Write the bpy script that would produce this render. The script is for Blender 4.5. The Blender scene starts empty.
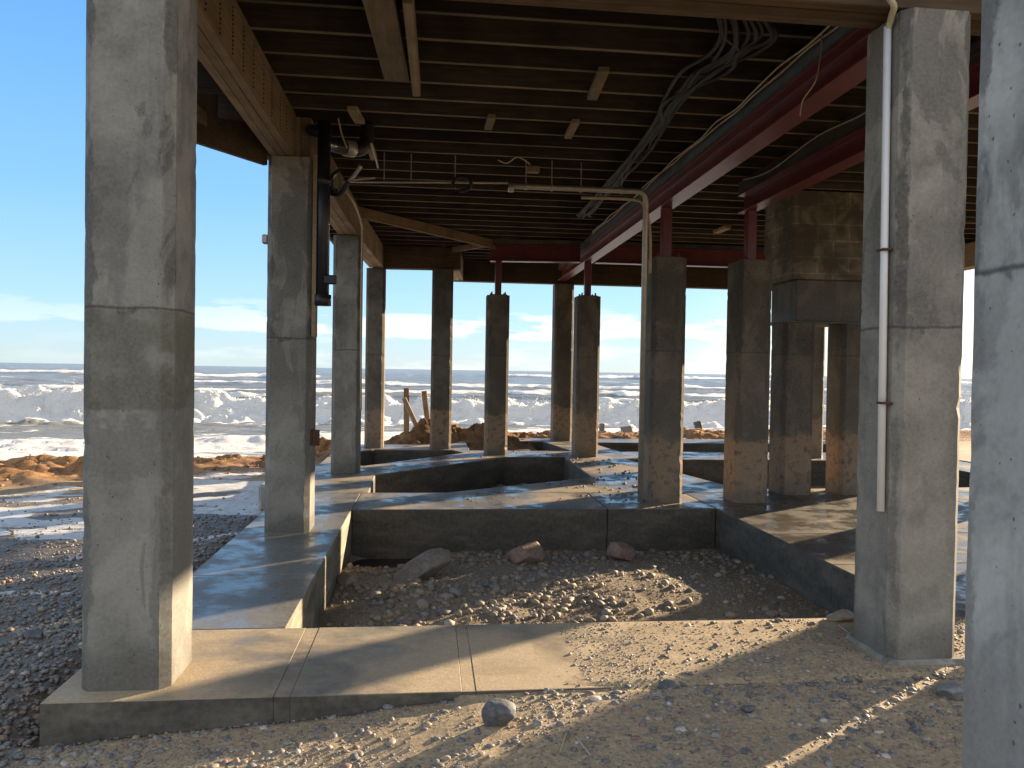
import bpy, bmesh, math, random
import numpy as np
from mathutils import Vector
from mathutils.geometry import tessellate_polygon
random.seed(7)
RNG = np.random.default_rng(11)
SC = bpy.context.scene
COL = SC.collection
SUN_AZ, SUN_EL = math.radians(57.0), math.radians(13.2)

# ------------------------------------------------------------------ camera
H = 1.45
FPX = 770.0
YAW, PITCH, ROLL = (math.radians(a) for a in (6.15, 0.99, 0.93))
Fv = Vector((math.sin(YAW)*math.cos(PITCH), math.cos(YAW)*math.cos(PITCH), -math.sin(PITCH)))
Rv = Vector((math.cos(YAW), -math.sin(YAW), 0)); Uv = Rv.cross(Fv)
R2 = Rv*math.cos(ROLL) + Uv*math.sin(ROLL); U2 = -Rv*math.sin(ROLL) + Uv*math.cos(ROLL)
def ray(x, y): return Fv + R2*((x-512)/FPX) - U2*((y-384)/FPX)
def onz(x, y, z):
    d = ray(x, y); t = (z-H)/d.z; return Vector((0, 0, H)) + d*t
def onY(x, y, Y):
    d = ray(x, y); return Vector((0, 0, H)) + d*(Y/d.y)
def onX(x, y, X):
    d = ray(x, y); return Vector((0, 0, H)) + d*(X/d.x)
cd = bpy.data.cameras.new('camera'); cam = bpy.data.objects.new('camera', cd); COL.objects.link(cam)
from mathutils import Matrix
m3 = Matrix((R2, U2, -Fv)).transposed()
cam.matrix_world = Matrix.Translation((0, 0, H)) @ m3.to_4x4()
cd.sensor_fit = 'HORIZONTAL'; cd.sensor_width = 36; cd.lens = 36*FPX/1024
cd.clip_start = 0.05; cd.clip_end = 12000
SC.camera = cam

# ------------------------------------------------------------------ numpy noise
_P = RNG.random((256, 256))
def vnoise(x, y):
    xi = np.floor(x).astype(int); yi = np.floor(y).astype(int)
    fx = x-xi; fy = y-yi
    fx = fx*fx*fx*(fx*(fx*6-15)+10); fy = fy*fy*fy*(fy*(fy*6-15)+10)
    a = _P[xi % 256, yi % 256]; b = _P[(xi+1) % 256, yi % 256]
    c = _P[xi % 256, (yi+1) % 256]; d = _P[(xi+1) % 256, (yi+1) % 256]
    return (a*(1-fx)+b*fx)*(1-fy)+(c*(1-fx)+d*fx)*fy
def fbm(x, y, o=4):
    x = np.asarray(x, float); y = np.asarray(y, float)
    s = 0; a = .5; t = 0
    for k in range(o):
        s = s+a*vnoise(x*2**k+13.7*k+100, y*2**k+7.3*k+100); t += a; a *= .5
    return s/t
def sst(a, b, x):
    t = np.clip((np.asarray(x, float)-a)/(b-a), 0, 1); return t*t*(3-2*t)

# ------------------------------------------------------------------ object helpers
def wloc(o):
    v = Vector(o.location)
    while o.parent: o = o.parent; v += Vector(o.location)
    return v
def tag(o, label=None, cat=None, group=None, kind=None):
    if label: o['label'] = label
    if cat: o['category'] = cat
    if group: o['group'] = group
    if kind: o['kind'] = kind
    return o
def thing(name, loc, label, cat, group=None):
    o = bpy.data.objects.new(name, None); o.empty_display_size = .2
    COL.objects.link(o); o.location = loc
    return tag(o, label, cat, group)
class MB:
    def __init__(s): s.v = []; s.f = []
    def add(s, vs, fs):
        n = len(s.v); s.v += [tuple(v) for v in vs]; s.f += [tuple(i+n for i in f) for f in fs]; return s
    def box(s, x0, x1, y0, y1, z0, z1):
        vs = [(x, y, z) for z in (z0, z1) for y in (y0, y1) for x in (x0, x1)]
        return s.add(vs, [(0, 2, 3, 1), (4, 5, 7, 6), (0, 1, 5, 4), (2, 6, 7, 3), (0, 4, 6, 2), (1, 3, 7, 5)])
    def prism(s, poly, z0, z1):
        n = len(poly)
        vs = [(x, y, z0) for x, y in poly]+[(x, y, z1) for x, y in poly]
        fs = [tuple(range(n-1, -1, -1)), tuple(range(n, 2*n))]+[(i, (i+1) % n, n+(i+1) % n, n+i) for i in range(n)]
        return s.add(vs, fs)
    def board(s, a, b, w, h, up=(0, 0, 1), segs=1, wob=0.0):
        a = Vector(a); b = Vector(b); d = (b-a).normalized(); u = Vector(up)
        side = d.cross(u).normalized(); u = side.cross(d).normalized()
        n = len(s.v)
        for k in range(segs+1):
            c = a.lerp(b, k/segs)
            if wob: c = c+side*random.uniform(-wob, wob)+u*random.uniform(-wob, wob)
            for i, j in ((-1, -1), (1, -1), (1, 1), (-1, 1)): s.v.append(tuple(c+side*(w/2*i)+u*(h/2*j)))
        for k in range(segs):
            o = n+4*k
            for i in range(4): s.f.append((o+i, o+(i+1) % 4, o+4+(i+1) % 4, o+4+i))
        s.f.append((n+3, n+2, n+1, n)); e = n+4*segs; s.f.append((e, e+1, e+2, e+3)); return s
    def tube(s, path, r, n=8, caps=True):
        P = [Vector(p) for p in path]; m = len(P); base = len(s.v)
        pu = None
        for k in range(m):
            d = (P[min(k+1, m-1)]-P[max(k-1, 0)]).normalized()
            if pu is None: pu = d.orthogonal().normalized()
            pu = (pu-d*pu.dot(d)).normalized(); pv = d.cross(pu)
            rr = r[k] if isinstance(r, (list, tuple)) else r
            for i in range(n):
                a = 2*math.pi*i/n; s.v.append(tuple(P[k]+pu*(rr*math.cos(a))+pv*(rr*math.sin(a))))
        for k in range(m-1):
            for i in range(n):
                s.f.append((base+k*n+i, base+k*n+(i+1) % n, base+(k+1)*n+(i+1) % n, base+(k+1)*n+i))
        if caps:
            s.f.append(tuple(base+n-1-i for i in range(n))); s.f.append(tuple(base+(m-1)*n+i for i in range(n)))
        return s
    def build(s, name, mat, parent=None, smooth=False, bevel=0, loc=None, bseg=1):
        off = wloc(parent) if parent else Vector(loc or (0, 0, 0))
        me = bpy.data.meshes.new(name)
        me.from_pydata([tuple(Vector(v)-off) for v in s.v], [], s.f); me.validate(); me.update()
        bm = bmesh.new(); bm.from_mesh(me); bmesh.ops.recalc_face_normals(bm, faces=bm.faces[:]); bm.to_mesh(me); bm.free()
        if smooth: me.polygons.foreach_set('use_smooth', [True]*len(me.polygons))
        me.materials.append(mat)
        o = bpy.data.objects.new(name, me); COL.objects.link(o)
        if parent: o.parent = parent
        else: o.location = off
        if bevel:
            b = o.modifiers.new('bevel', 'BEVEL'); b.width = bevel; b.segments = bseg; b.limit_method = 'ANGLE'; b.angle_limit = math.radians(40)
        return o
def smoothpath(pts, n=8):
    P = [Vector(p) for p in pts]; out = []
    for i in range(len(P)-1):
        p0 = P[max(i-1, 0)]; p1 = P[i]; p2 = P[i+1]; p3 = P[min(i+2, len(P)-1)]
        for k in range(n):
            t = k/n
            out.append(.5*((2*p1)+(p2-p0)*t+(2*p0-5*p1+4*p2-p3)*t*t+(3*p1-p0-3*p2+p3)*t**3))
    out.append(P[-1]); return out
def grid_obj(name, X, Y, Z, mat, attrs=None, smooth=True):
    """X,Y,Z 2-D arrays -> one sheet"""
    ny, nx = Z.shape
    v = np.stack([X, Y, Z], -1).reshape(-1, 3).astype(np.float32)
    i = np.arange(ny*nx).reshape(ny, nx)
    q = np.stack([i[:-1, :-1], i[:-1, 1:], i[1:, 1:], i[1:, :-1]], -1).reshape(-1, 4)
    return raw_mesh(name, v, q, mat, attrs, smooth)
def raw_mesh(name, v, q, mat, attrs=None, smooth=True):
    me = bpy.data.meshes.new(name); k = q.shape[1]
    me.vertices.add(len(v)); me.vertices.foreach_set('co', np.ascontiguousarray(v, np.float32).ravel())
    me.loops.add(q.size); me.loops.foreach_set('vertex_index', np.ascontiguousarray(q, np.int32).ravel())
    me.polygons.add(len(q)); me.polygons.foreach_set('loop_start', np.arange(0, q.size, k, dtype=np.int32))
    me.polygons.foreach_set('use_smooth', np.full(len(q), smooth))
    me.update(calc_edges=True)
    for n, a in (attrs or {}).items():
        at = me.attributes.new(n, 'FLOAT', 'POINT'); at.data.foreach_set('value', np.ascontiguousarray(a, np.float32).ravel())
    me.materials.append(mat)
    o = bpy.data.objects.new(name, me); COL.objects.link(o); return o

# ------------------------------------------------------------------ material helpers
class NT:
    def __init__(s, name):
        s.m = bpy.data.materials.new(name); s.m.use_nodes = True
        s.t = s.m.node_tree; s.b = s.t.nodes['Principled BSDF']
        s.tc = s.t.nodes.new('ShaderNodeTexCoord')
    def n(s, typ, **k):
        nd = s.t.nodes.new('ShaderNode'+typ)
        for a, v in k.items(): setattr(nd, a, v)
        return nd
    def put(s, sock, v):
        if hasattr(v, 'is_output') or isinstance(v, bpy.types.NodeSocket): s.t.links.new(v, sock)
        elif isinstance(v, tuple) and len(v) == 3 and sock.type == 'RGBA': sock.default_value = (*v, 1)
        else: sock.default_value = v
    def math(s, op, a, b=0.0, c=None, clamp=False):
        nd = s.n('Math', operation=op, use_clamp=clamp); s.put(nd.inputs[0], a); s.put(nd.inputs[1], b)
        if c is not None: s.put(nd.inputs[2], c)
        return nd.outputs[0]
    def mix(s, f, a, b, blend='MIX'):
        nd = s.n('MixRGB', blend_type=blend); s.put(nd.inputs[0], f); s.put(nd.inputs[1], a); s.put(nd.inputs[2], b); return nd.outputs[0]
    def map(s, vec, scale=(1, 1, 1), loc=(0, 0, 0), rot=(0, 0, 0)):
        nd = s.n('Mapping'); s.put(nd.inputs['Vector'], vec)
        nd.inputs['Scale'].default_value = scale; s.put(nd.inputs['Location'], loc); nd.inputs['Rotation'].default_value = rot; return nd.outputs[0]
    def noise(s, vec, scale, detail=4, rough=.55, dist=0):
        nd = s.n('TexNoise'); s.put(nd.inputs['Vector'], vec); nd.inputs['Scale'].default_value = scale
        nd.inputs['Detail'].default_value = detail; nd.inputs['Roughness'].default_value = rough; nd.inputs['Distortion'].default_value = dist
        return nd.outputs['Fac']
    def vor(s, vec, scale, out='Distance'):
        nd = s.n('TexVoronoi'); s.put(nd.inputs['Vector'], vec); nd.inputs['Scale'].default_value = scale; return nd.outputs[out]
    def ramp(s, f, stops, interp='LINEAR'):
        nd = s.n('ValToRGB'); s.put(nd.inputs[0], f); cr = nd.color_ramp; cr.interpolation = interp
        while len(cr.elements) < len(stops): cr.elements.new(.5)
        for e, (p, c) in zip(cr.elements, stops):
            e.position = p; e.color = (*c, 1) if isinstance(c, tuple) else (c, c, c, 1)
        return nd.outputs[0]
    def sm(s, v, a, b):
        nd = s.n('MapRange', interpolation_type='SMOOTHSTEP'); s.put(nd.inputs['Value'], v)
        nd.inputs['From Min'].default_value = a; nd.inputs['From Max'].default_value = b; return nd.outputs[0]
    def xyz(s, vec):
        nd = s.n('SeparateXYZ'); s.put(nd.inputs[0], vec); return nd.outputs
    def attr(s, name):
        nd = s.n('Attribute', attribute_name=name); return nd.outputs['Fac']
    def bump(s, h, strength=.4, dist=.01, prev=None):
        nd = s.n('Bump'); nd.inputs['Strength'].default_value = strength; nd.inputs['Distance'].default_value = dist
        s.put(nd.inputs['Height'], h)
        if prev is not None: s.put(nd.inputs['Normal'], prev)
        return nd.outputs[0]
    def out(s, col=None, rough=None, normal=None, metal=None, spec=None):
        if col is not None: s.put(s.b.inputs['Base Color'], col)
        if rough is not None: s.put(s.b.inputs['Roughness'], rough)
        if normal is not None: s.put(s.b.inputs['Normal'], normal)
        if metal is not None: s.put(s.b.inputs['Metallic'], metal)
        if spec is not None: s.put(s.b.inputs['Specular IOR Level'], spec)
        return s.m

def concrete_mat(name, base=(.22, .21, .18), patch=None, green=False, streak=.5, blotch=.5, ebw=.015):
    s = NT(name); oi = s.n('ObjectInfo')
    offv = s.n('CombineXYZ'); s.put(offv.inputs[0], s.math('MULTIPLY', oi.outputs['Random'], 37.)); s.put(offv.inputs[1], s.math('MULTIPLY', oi.outputs['Random'], 91.))
    P = s.tc.outputs['Object']; Q = s.map(P, loc=offv.outputs[0]); z = s.xyz(P)[2]; x = s.xyz(P)[0]
    big = s.noise(Q, 1.7, 5, .6, .4); med = s.noise(Q, 7, 5, .65); fine = s.noise(Q, 60, 4, .6)
    drip = s.noise(s.map(Q, (9, 9, .7)), 1.0, 4, .6)
    dark = tuple(c*.5 for c in base); lite = tuple(min(1, c*1.55) for c in base)
    c = s.ramp(big, [(.36, dark), (.5, base), (.62, lite)])
    c = s.mix(s.math('MULTIPLY', s.sm(med, .48, .7), blotch), c, tuple(k*.62 for k in base))
    c = s.mix(s.math('MULTIPLY', s.sm(drip, .52, .75), streak), c, tuple(k*.45 for k in base))
    c = s.mix(s.math('MULTIPLY', s.sm(drip, .42, .25), .4), c, tuple(k*1.6 for k in base))
    X_ = s.xyz(P); al = s.math('MINIMUM', s.math('ABSOLUTE', X_[0]), s.math('ABSOLUTE', X_[1]))
    eb = s.sm(s.math('ADD', al, s.math('MULTIPLY', s.math('SUBTRACT', s.noise(s.map(Q, (4, 4, 2.2)), 1.0, 6, .66), .5), .22+ebw*2)), .158-ebw, .172-ebw*.8)
    c = s.mix(s.math('MULTIPLY', eb, .8), c, tuple(k*.38 for k in base))
    sp_ = s.noise(s.map(Q, (1, 1, .55), (4, 9, 2)), 2.2, 6, .6, .8)
    c = s.mix(s.math('MULTIPLY', s.sm(sp_, .545, .57), .6), c, tuple(k*.5 for k in base))
    c = s.mix(s.math('MULTIPLY', s.sm(sp_, .44, .39), .45), c, tuple(k*1.6 for k in base))
    # joint between two pours: a thin dark line, damp blots hanging on it, and slightly different concrete below
    zz = s.math('ADD', z, s.math('MULTIPLY', s.math('SUBTRACT', med, .5), .03))
    c = s.mix(s.math('MULTIPLY', s.math('LESS_THAN', zz, 1.70), .25), c, tuple(k*1.5 for k in base))
    ln = s.math('SUBTRACT', 1.0, s.sm(s.math('ABSOLUTE', s.math('SUBTRACT', zz, 1.70)), .001, .012))
    c = s.mix(s.math('MULTIPLY', ln, .8), c, (.045, .042, .036))
    bl = s.math('MULTIPLY', s.math('SUBTRACT', 1.0, s.sm(s.math('ABSOLUTE', s.math('SUBTRACT', zz, 1.69)), .0, .07)), s.sm(s.noise(Q, 11, 3), .55, .68))
    c = s.mix(s.math('MULTIPLY', bl, .75), c, (.05, .05, .044))
    if green:
        g = s.math('MULTIPLY', s.sm(zz, 1.24, 1.26), s.math('LESS_THAN', zz, 1.69)); g = s.math('MULTIPLY', g, s.sm(s.noise(Q, 4, 4), .3, .5))
        c = s.mix(s.math('MULTIPLY', g, .6), c, (.085, .085, .04))
    if patch:   # scoured, sandy lower part
        e = s.math('ADD', z, s.math('MULTIPLY', s.math('SUBTRACT', s.noise(Q, 6, 5), .5), .5))
        pm = s.math('MULTIPLY', s.math('SUBTRACT', 1.0, s.sm(e, .68, .76)), s.sm(s.noise(Q, 12, 5, .7), .36, .5))
        c = s.mix(s.math('MULTIPLY', pm, .8), c, patch)
    wet = s.math('SUBTRACT', 1.0, s.sm(s.math('ADD', z, s.math('MULTIPLY', s.noise(Q, 5, 4), -.5)), -.22, .06))
    c = s.mix(s.math('MULTIPLY', wet, .55), c, (.055, .052, .04))
    hole = s.math('LESS_THAN', s.vor(s.map(Q, (1, 1, .75)), 46), s.math('MULTIPLY', s.sm(s.noise(Q, 17, 4, .7), .44, .74), .26))
    c = s.mix(s.math('MULTIPLY', hole, .8), c, (.05, .048, .04))
    c = s.mix(.2, c, s.ramp(fine, [(.3, .04), (.7, .34)]))
    h = s.math('ADD', s.math('MULTIPLY', med, .6), s.math('ADD', s.math('MULTIPLY', fine, .25), s.math('MULTIPLY', hole, -1.0)))
    return s.out(c, s.math('SUBTRACT', .85, s.math('MULTIPLY', wet, .35)), s.bump(h, .5, .006), spec=.35)

def slab_mat(name, base, sand, wetness, sandy, side=.7, sk=1.0, grad=False):
    s = NT(name); P = s.tc.outputs['Object']
    big = s.noise(P, .9, 5, .6, .3); med = s.noise(P, 5, 5, .65); fine = s.noise(P, 70, 4, .65)
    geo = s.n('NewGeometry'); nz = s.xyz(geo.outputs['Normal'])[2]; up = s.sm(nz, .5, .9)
    c = s.ramp(med, [(.3, tuple(k*.7 for k in base)), (.55, base), (.75, tuple(k*1.2 for k in base))])
    c = s.mix(s.math('MULTIPLY', s.sm(s.noise(s.map(P, (1, 1, 6)), 2.5, 5), .45, .65), .5), c, tuple(k*.55 for k in base))
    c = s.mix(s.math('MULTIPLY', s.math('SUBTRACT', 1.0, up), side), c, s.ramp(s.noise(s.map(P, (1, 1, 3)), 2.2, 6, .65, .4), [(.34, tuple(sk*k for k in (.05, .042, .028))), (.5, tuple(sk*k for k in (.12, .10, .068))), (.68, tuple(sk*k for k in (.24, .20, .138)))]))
    sm = s.math('MULTIPLY', s.math('MULTIPLY', s.sm(big, .62-.35*sandy, .72-.25*sandy), up), min(1, .4+sandy))
    if grad: sm = s.math('MAXIMUM', sm, s.math('MULTIPLY', up, s.sm(s.math('ADD', s.xyz(P)[0], s.math('MULTIPLY', s.math('SUBTRACT', med, .5), 1.6)), .1, 1.1)))
    c = s.mix(sm, c, s.ramp(fine, [(.25, tuple(k*.7 for k in sand)), (.75, tuple(min(1, k*1.2) for k in sand))]))
    w = s.math('MULTIPLY', s.math('MULTIPLY', s.sm(s.noise(s.map(P, (1, 1.6, 1), (3, 5, 0)), 1.3, 4, .6, .5), .62-.4*wetness, .72-.4*wetness), up), s.math('SUBTRACT', 1.0, s.math('MULTIPLY', sm, .6)))
    c = s.mix(s.math('MULTIPLY', w, .28), c, tuple(k*.5 for k in base))
    c = s.mix(.16, c, s.ramp(s.noise(P, 25, 5, .75), [(.3, .03), (.7, .42)]))
    c = s.mix(s.math('MULTIPLY', s.sm(s.noise(P, 160, 2, .8), .56, .66), .35), c, tuple(k*.35 for k in base))
    pit = s.math('LESS_THAN', s.vor(P, 30), s.math('MULTIPLY', s.sm(s.noise(P, 6, 2), .55, .7), .14))
    c = s.mix(s.math('MULTIPLY', pit, .6), c, (.06, .055, .045))
    r = s.math('SUBTRACT', .84, s.math('MULTIPLY', w, s.math('ADD', .30, s.math('MULTIPLY', s.sm(s.noise(P, 3.2, 5, .65), .4, .6), .34))))
    hgt = s.math('ADD', s.math('MULTIPLY', med, .9), s.math('MULTIPLY', fine, s.math('SUBTRACT', .35, s.math('MULTIPLY', w, .25))))
    return s.out(c, r, s.bump(hgt, .45, .008), spec=.5)

def wood_mat(name, dark, lite, grain=(40, 2.2, 40), rough=.8, axis=None):
    s = NT(name); oi = s.n('ObjectInfo')
    o = s.n('CombineXYZ'); s.put(o.inputs[0], s.math('MULTIPLY', oi.outputs['Random'], 53.)); s.put(o.inputs[2], s.math('MULTIPLY', oi.outputs['Random'], 17.))
    P = s.map(s.tc.outputs['Object'], loc=o.outputs[0])
    g = s.noise(s.map(P, grain), 1.0, 5, .65, .6); b = s.noise(P, 2.3, 4, .6)
    c = s.ramp(g, [(.28, dark), (.7, lite)])
    c = s.mix(s.math('MULTIPLY', s.sm(b, .4, .7), .55), c, tuple(k*.55 for k in dark))
    c = s.mix(1.0, c, s.ramp(oi.outputs['Random'], [(0, .5), (1, 1.0)]), 'MULTIPLY')
    return s.out(c, rough, s.bump(g, .35, .004), spec=.25)

def plain(name, col, rough=.5, metal=0, var=.25, scale=8, bump=.15):
    s = NT(name); P = s.tc.outputs['Object']; n = s.noise(P, scale, 5, .65); f = s.noise(P, scale*9, 3)
    c = s.ramp(n, [(.25, tuple(k*(1-var) for k in col)), (.75, tuple(min(1, k*(1+var)) for k in col))])
    return s.out(c, s.math('ADD', rough-.08, s.math('MULTIPLY', f, .16)), s.bump(f, bump, .003), metal)

def steel_mat():
    s = NT('red_oxide_steel'); P = s.tc.outputs['Object']; n = s.noise(P, 3, 5, .65); f = s.noise(P, 45, 4, .7)
    c = s.ramp(n, [(.3, (.10, .019, .022)), (.7, (.165, .034, .036))])
    c = s.mix(s.math('MULTIPLY', s.sm(f, .58, .7), .5), c, (.20, .075, .045))
    c = s.mix(s.math('MULTIPLY', s.sm(s.noise(P, 14, 5, .7), .62, .72), .35), c, (.24, .16, .13))
    return s.out(c, .34, s.bump(f, .3, .004), spec=.5)

M = {}
M['con'] = concrete_mat('column_concrete')
M['con_green'] = concrete_mat('column_concrete_algae', green=True)
M['con_tan'] = concrete_mat('column_concrete_scoured', base=(.115, .098, .072), patch=(.36, .245, .145), streak=.6)
M['con_pale'] = concrete_mat('column_concrete_pale', base=(.37, .365, .335), streak=.8, blotch=.75, ebw=.05)
M['slab_left'] = slab_mat('wet_walk_concrete', (.20, .19, .165), (.30, .25, .18), 1.25, .0, .95, 1.9)  # side faces brightened: sunlight on the pit wall put into the colour
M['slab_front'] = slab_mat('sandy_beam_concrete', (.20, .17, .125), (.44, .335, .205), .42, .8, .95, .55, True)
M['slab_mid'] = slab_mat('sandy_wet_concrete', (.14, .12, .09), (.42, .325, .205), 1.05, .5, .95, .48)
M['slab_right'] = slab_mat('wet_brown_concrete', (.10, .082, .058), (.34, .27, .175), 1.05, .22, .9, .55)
M['filler'] = plain('joint_filler', (.20, .17, .13), .9, 0, .4, 30, .6)
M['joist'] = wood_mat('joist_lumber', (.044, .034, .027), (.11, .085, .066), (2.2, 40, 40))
M['joist_bounce_edge'] = wood_mat('joist_bounce_edge_lumber', (.16, .128, .095), (.30, .245, .18), (2.2, 40, 40))
M['beam'] = wood_mat('beam_lumber', (.30, .215, .135), (.54, .40, .255), (40, 1.6, 40))
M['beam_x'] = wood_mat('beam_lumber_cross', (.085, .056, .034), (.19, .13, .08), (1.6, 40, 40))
M['batten'] = wood_mat('pale_batten_wood', (.30, .22, .14), (.48, .38, .26), (30, 3, 30))
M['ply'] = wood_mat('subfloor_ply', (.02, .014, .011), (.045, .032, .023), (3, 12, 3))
M['grey_plank'] = wood_mat('weathered_plank', (.10, .095, .09), (.22, .21, .20), (40, 1.8, 40))
M['steel'] = steel_mat()
M['rust'] = plain('rusty_steel', (.10, .045, .03), .8, .2, .5, 30, .5)
M['pvc'] = plain('white_pvc', (.78, .79, .80), .35, 0, .05, 4, .03)
M['hose'] = plain('flex_conduit', (.45, .40, .26), .6, 0, .2, 14, .2)
M['galv'] = plain('galvanised_steel', (.42, .40, .35), .45, .5, .2, 20, .15)
M['black'] = plain('black_plastic', (.02, .021, .024), .4, 0, .3, 10, .1)
M['cable'] = plain('black_cable', (.016, .017, .02), .62, 0, .3, 12, .1)
M['wire'] = plain('tan_wire', (.42, .36, .26), .6, 0, .2, 20, .1)
M['blue_tape'] = plain('blue_grey_membrane', (.09, .115, .15), .7, 0, .35, 9, .3)
M['nail'] = plain('dark_nail', (.03, .022, .018), .7, .3, .3, 50, .1)
M['siding'] = plain('house_siding', (.55, .54, .50), .7)
M['roof'] = plain('house_roof', (.12, .12, .12), .9)
# block pier
s = NT('stained_block'); P = s.tc.outputs['Object']; X = s.xyz(P)
cv = s.n('CombineXYZ'); s.put(cv.inputs[0], s.math('ADD', X[0], X[1])); s.put(cv.inputs[1], X[2])
bt = s.n('TexBrick'); s.put(bt.inputs['Vector'], cv.outputs[0]); bt.inputs['Scale'].default_value = 1
bt.inputs['Brick Width'].default_value = .40; bt.inputs['Row Height'].default_value = .20; bt.inputs['Mortar Size'].default_value = .010; bt.inputs['Mortar Smooth'].default_value = .3
bt.inputs['Color1'].default_value = (.24, .21, .165, 1); bt.inputs['Color2'].default_value = (.17, .15, .12, 1); bt.inputs['Mortar'].default_value = (.33, .29, .235, 1)
n1 = s.noise(P, 2.6, 5, .6, .5); n2 = s.noise(P, 9, 5, .65)
c = s.mix(s.math('MULTIPLY', s.sm(n1, .36, .6), .85), bt.outputs['Color'], (.06, .054, .04))
c = s.mix(s.math('MULTIPLY', s.sm(n1, .40, .25), .4), c, (.34, .28, .20))
M['block'] = s.out(c, .9, s.bump(s.math('ADD', s.math('MULTIPLY', n2, .5), bt.outputs['Fac']), -.4, .006))
M['render'] = concrete_mat('pier_render', base=(.12, .115, .10), streak=.3, blotch=.8)

# rocks / pebbles
def pebble_mat(name, stops, rough, sandmix):
    s = NT(name); g = s.n('NewGeometry'); P = s.tc.outputs['Object']
    c = s.ramp(g.outputs['Random Per Island'], stops, 'CONSTANT')
    n = s.noise(P, 90, 3); c = s.mix(.3, c, s.ramp(n, [(.3, .04), (.7, .5)]))
    c = s.mix(s.math('MULTIPLY', s.sm(s.noise(P, 3.5, 3), .5-.2*sandmix, .75), sandmix), c, (.34, .265, .17))
    return s.out(c, rough, s.bump(n, .2, .003), spec=.45)
peb = [(0, (.10, .10, .105)), (.13, (.20, .17, .13)), (.24, (.15, .145, .14)), (.36, (.28, .22, .15)), (.47, (.075, .08, .09)), (.56, (.22, .13, .085)), (.64, (.25, .235, .215)), (.74, (.13, .105, .08)), (.83, (.33, .27, .19)), (.91, (.17, .17, .17)), (.965, (.5, .48, .44))]
M['peb_beach'] = pebble_mat('wet_shingle', [(p, (c[0]*.88, c[1]*.78, c[2]*.66)) for p, c in peb], .42, .1)
M['peb_pit'] = pebble_mat('sandy_shingle', [(p, (c[0]*.78, c[1]*.74, c[2]*.70)) for p, c in peb], .7, .75)
M['peb_sand'] = pebble_mat('loose_pebbles', [(0, (.08, .08, .085)), (.14, (.20, .14, .09)), (.26, (.12, .115, .11)), (.38, (.26, .205, .14)), (.49, (.055, .06, .07)), (.60, (.20, .075, .05)), (.65, (.24, .22, .19)), (.72, (.10, .075, .055)), (.82, (.30, .23, .15)), (.90, (.12, .125, .135)), (.965, (.55, .52, .48))], .65, .3)
def rock_mat(name, a, b):
    s = NT(name); P = s.tc.outputs['Object']; n = s.noise(P, 5, 6, .65, .3); f = s.noise(P, 40, 4)
    z = s.xyz(s.n('NewGeometry').outputs['Normal'])[2]
    c = s.ramp(n, [(.3, a), (.7, b)])
    return s.out(s.mix(.2, c, s.ramp(f, [(.3, .05), (.7, .5)])), .7, s.bump(s.math('ADD', n, s.math('MULTIPLY', f, .3)), .6, .02))
M['rock_grey'] = rock_mat('grey_rock', (.12, .12, .13), (.24, .235, .23))
M['rock_tan'] = rock_mat('tan_rock', (.2, .15, .1), (.34, .26, .17))
M['rock_brown'] = rock_mat('brown_rock', (.10, .08, .06), (.20, .16, .115))
M['rock_red'] = rock_mat('red_rock', (.16, .085, .06), (.27, .16, .11))
M['rock_dark'] = rock_mat('slate_rock', (.045, .052, .062), (.085, .095, .108))

# ------------------------------------------------------------------ ground sheet
def shore(x): return np.interp(x, [-300, -30, -8, -4, 1, 10, 40, 300], [8, 9, 13.2, 14.8, 17.6, 19.6, 22, 26])
def inpoly(x, y, poly):
    r = np.zeros(np.shape(x), bool); n = len(poly)
    for i in range(n):
        x0, y0 = poly[i]; x1, y1 = poly[(i+1) % n]
        if y0 == y1: continue
        c = ((y0 > y) != (y1 > y)) & (x < (x1-x0)*(y-y0)/(y1-y0)+x0); r ^= c
    return r
PIT2 = [(-.68, 9.06), (.22, 9.06), (2.25, 10.40), (2.31, 12.87), (1.28, 12.83), (-.71, 10.62)]
PIT3 = [(-.95, 11.60), (.62, 13.45), (.45, 13.92), (-.95, 13.95), (-1.3, 13.4), (-1.3, 11.9)]
PIT4 = [(.75, 13.9), (2.62, 13.85), (2.36, 15.75), (.75, 15.75)]
PIT5 = [(3.5, 13.8), (8.6, 13.8), (8.6, 15.55), (3.3, 15.55)]
PIT6 = [(3.95, 9.35), (8.3, 9.55), (8.3, 12.5), (3.3, 12.6)]
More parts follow.
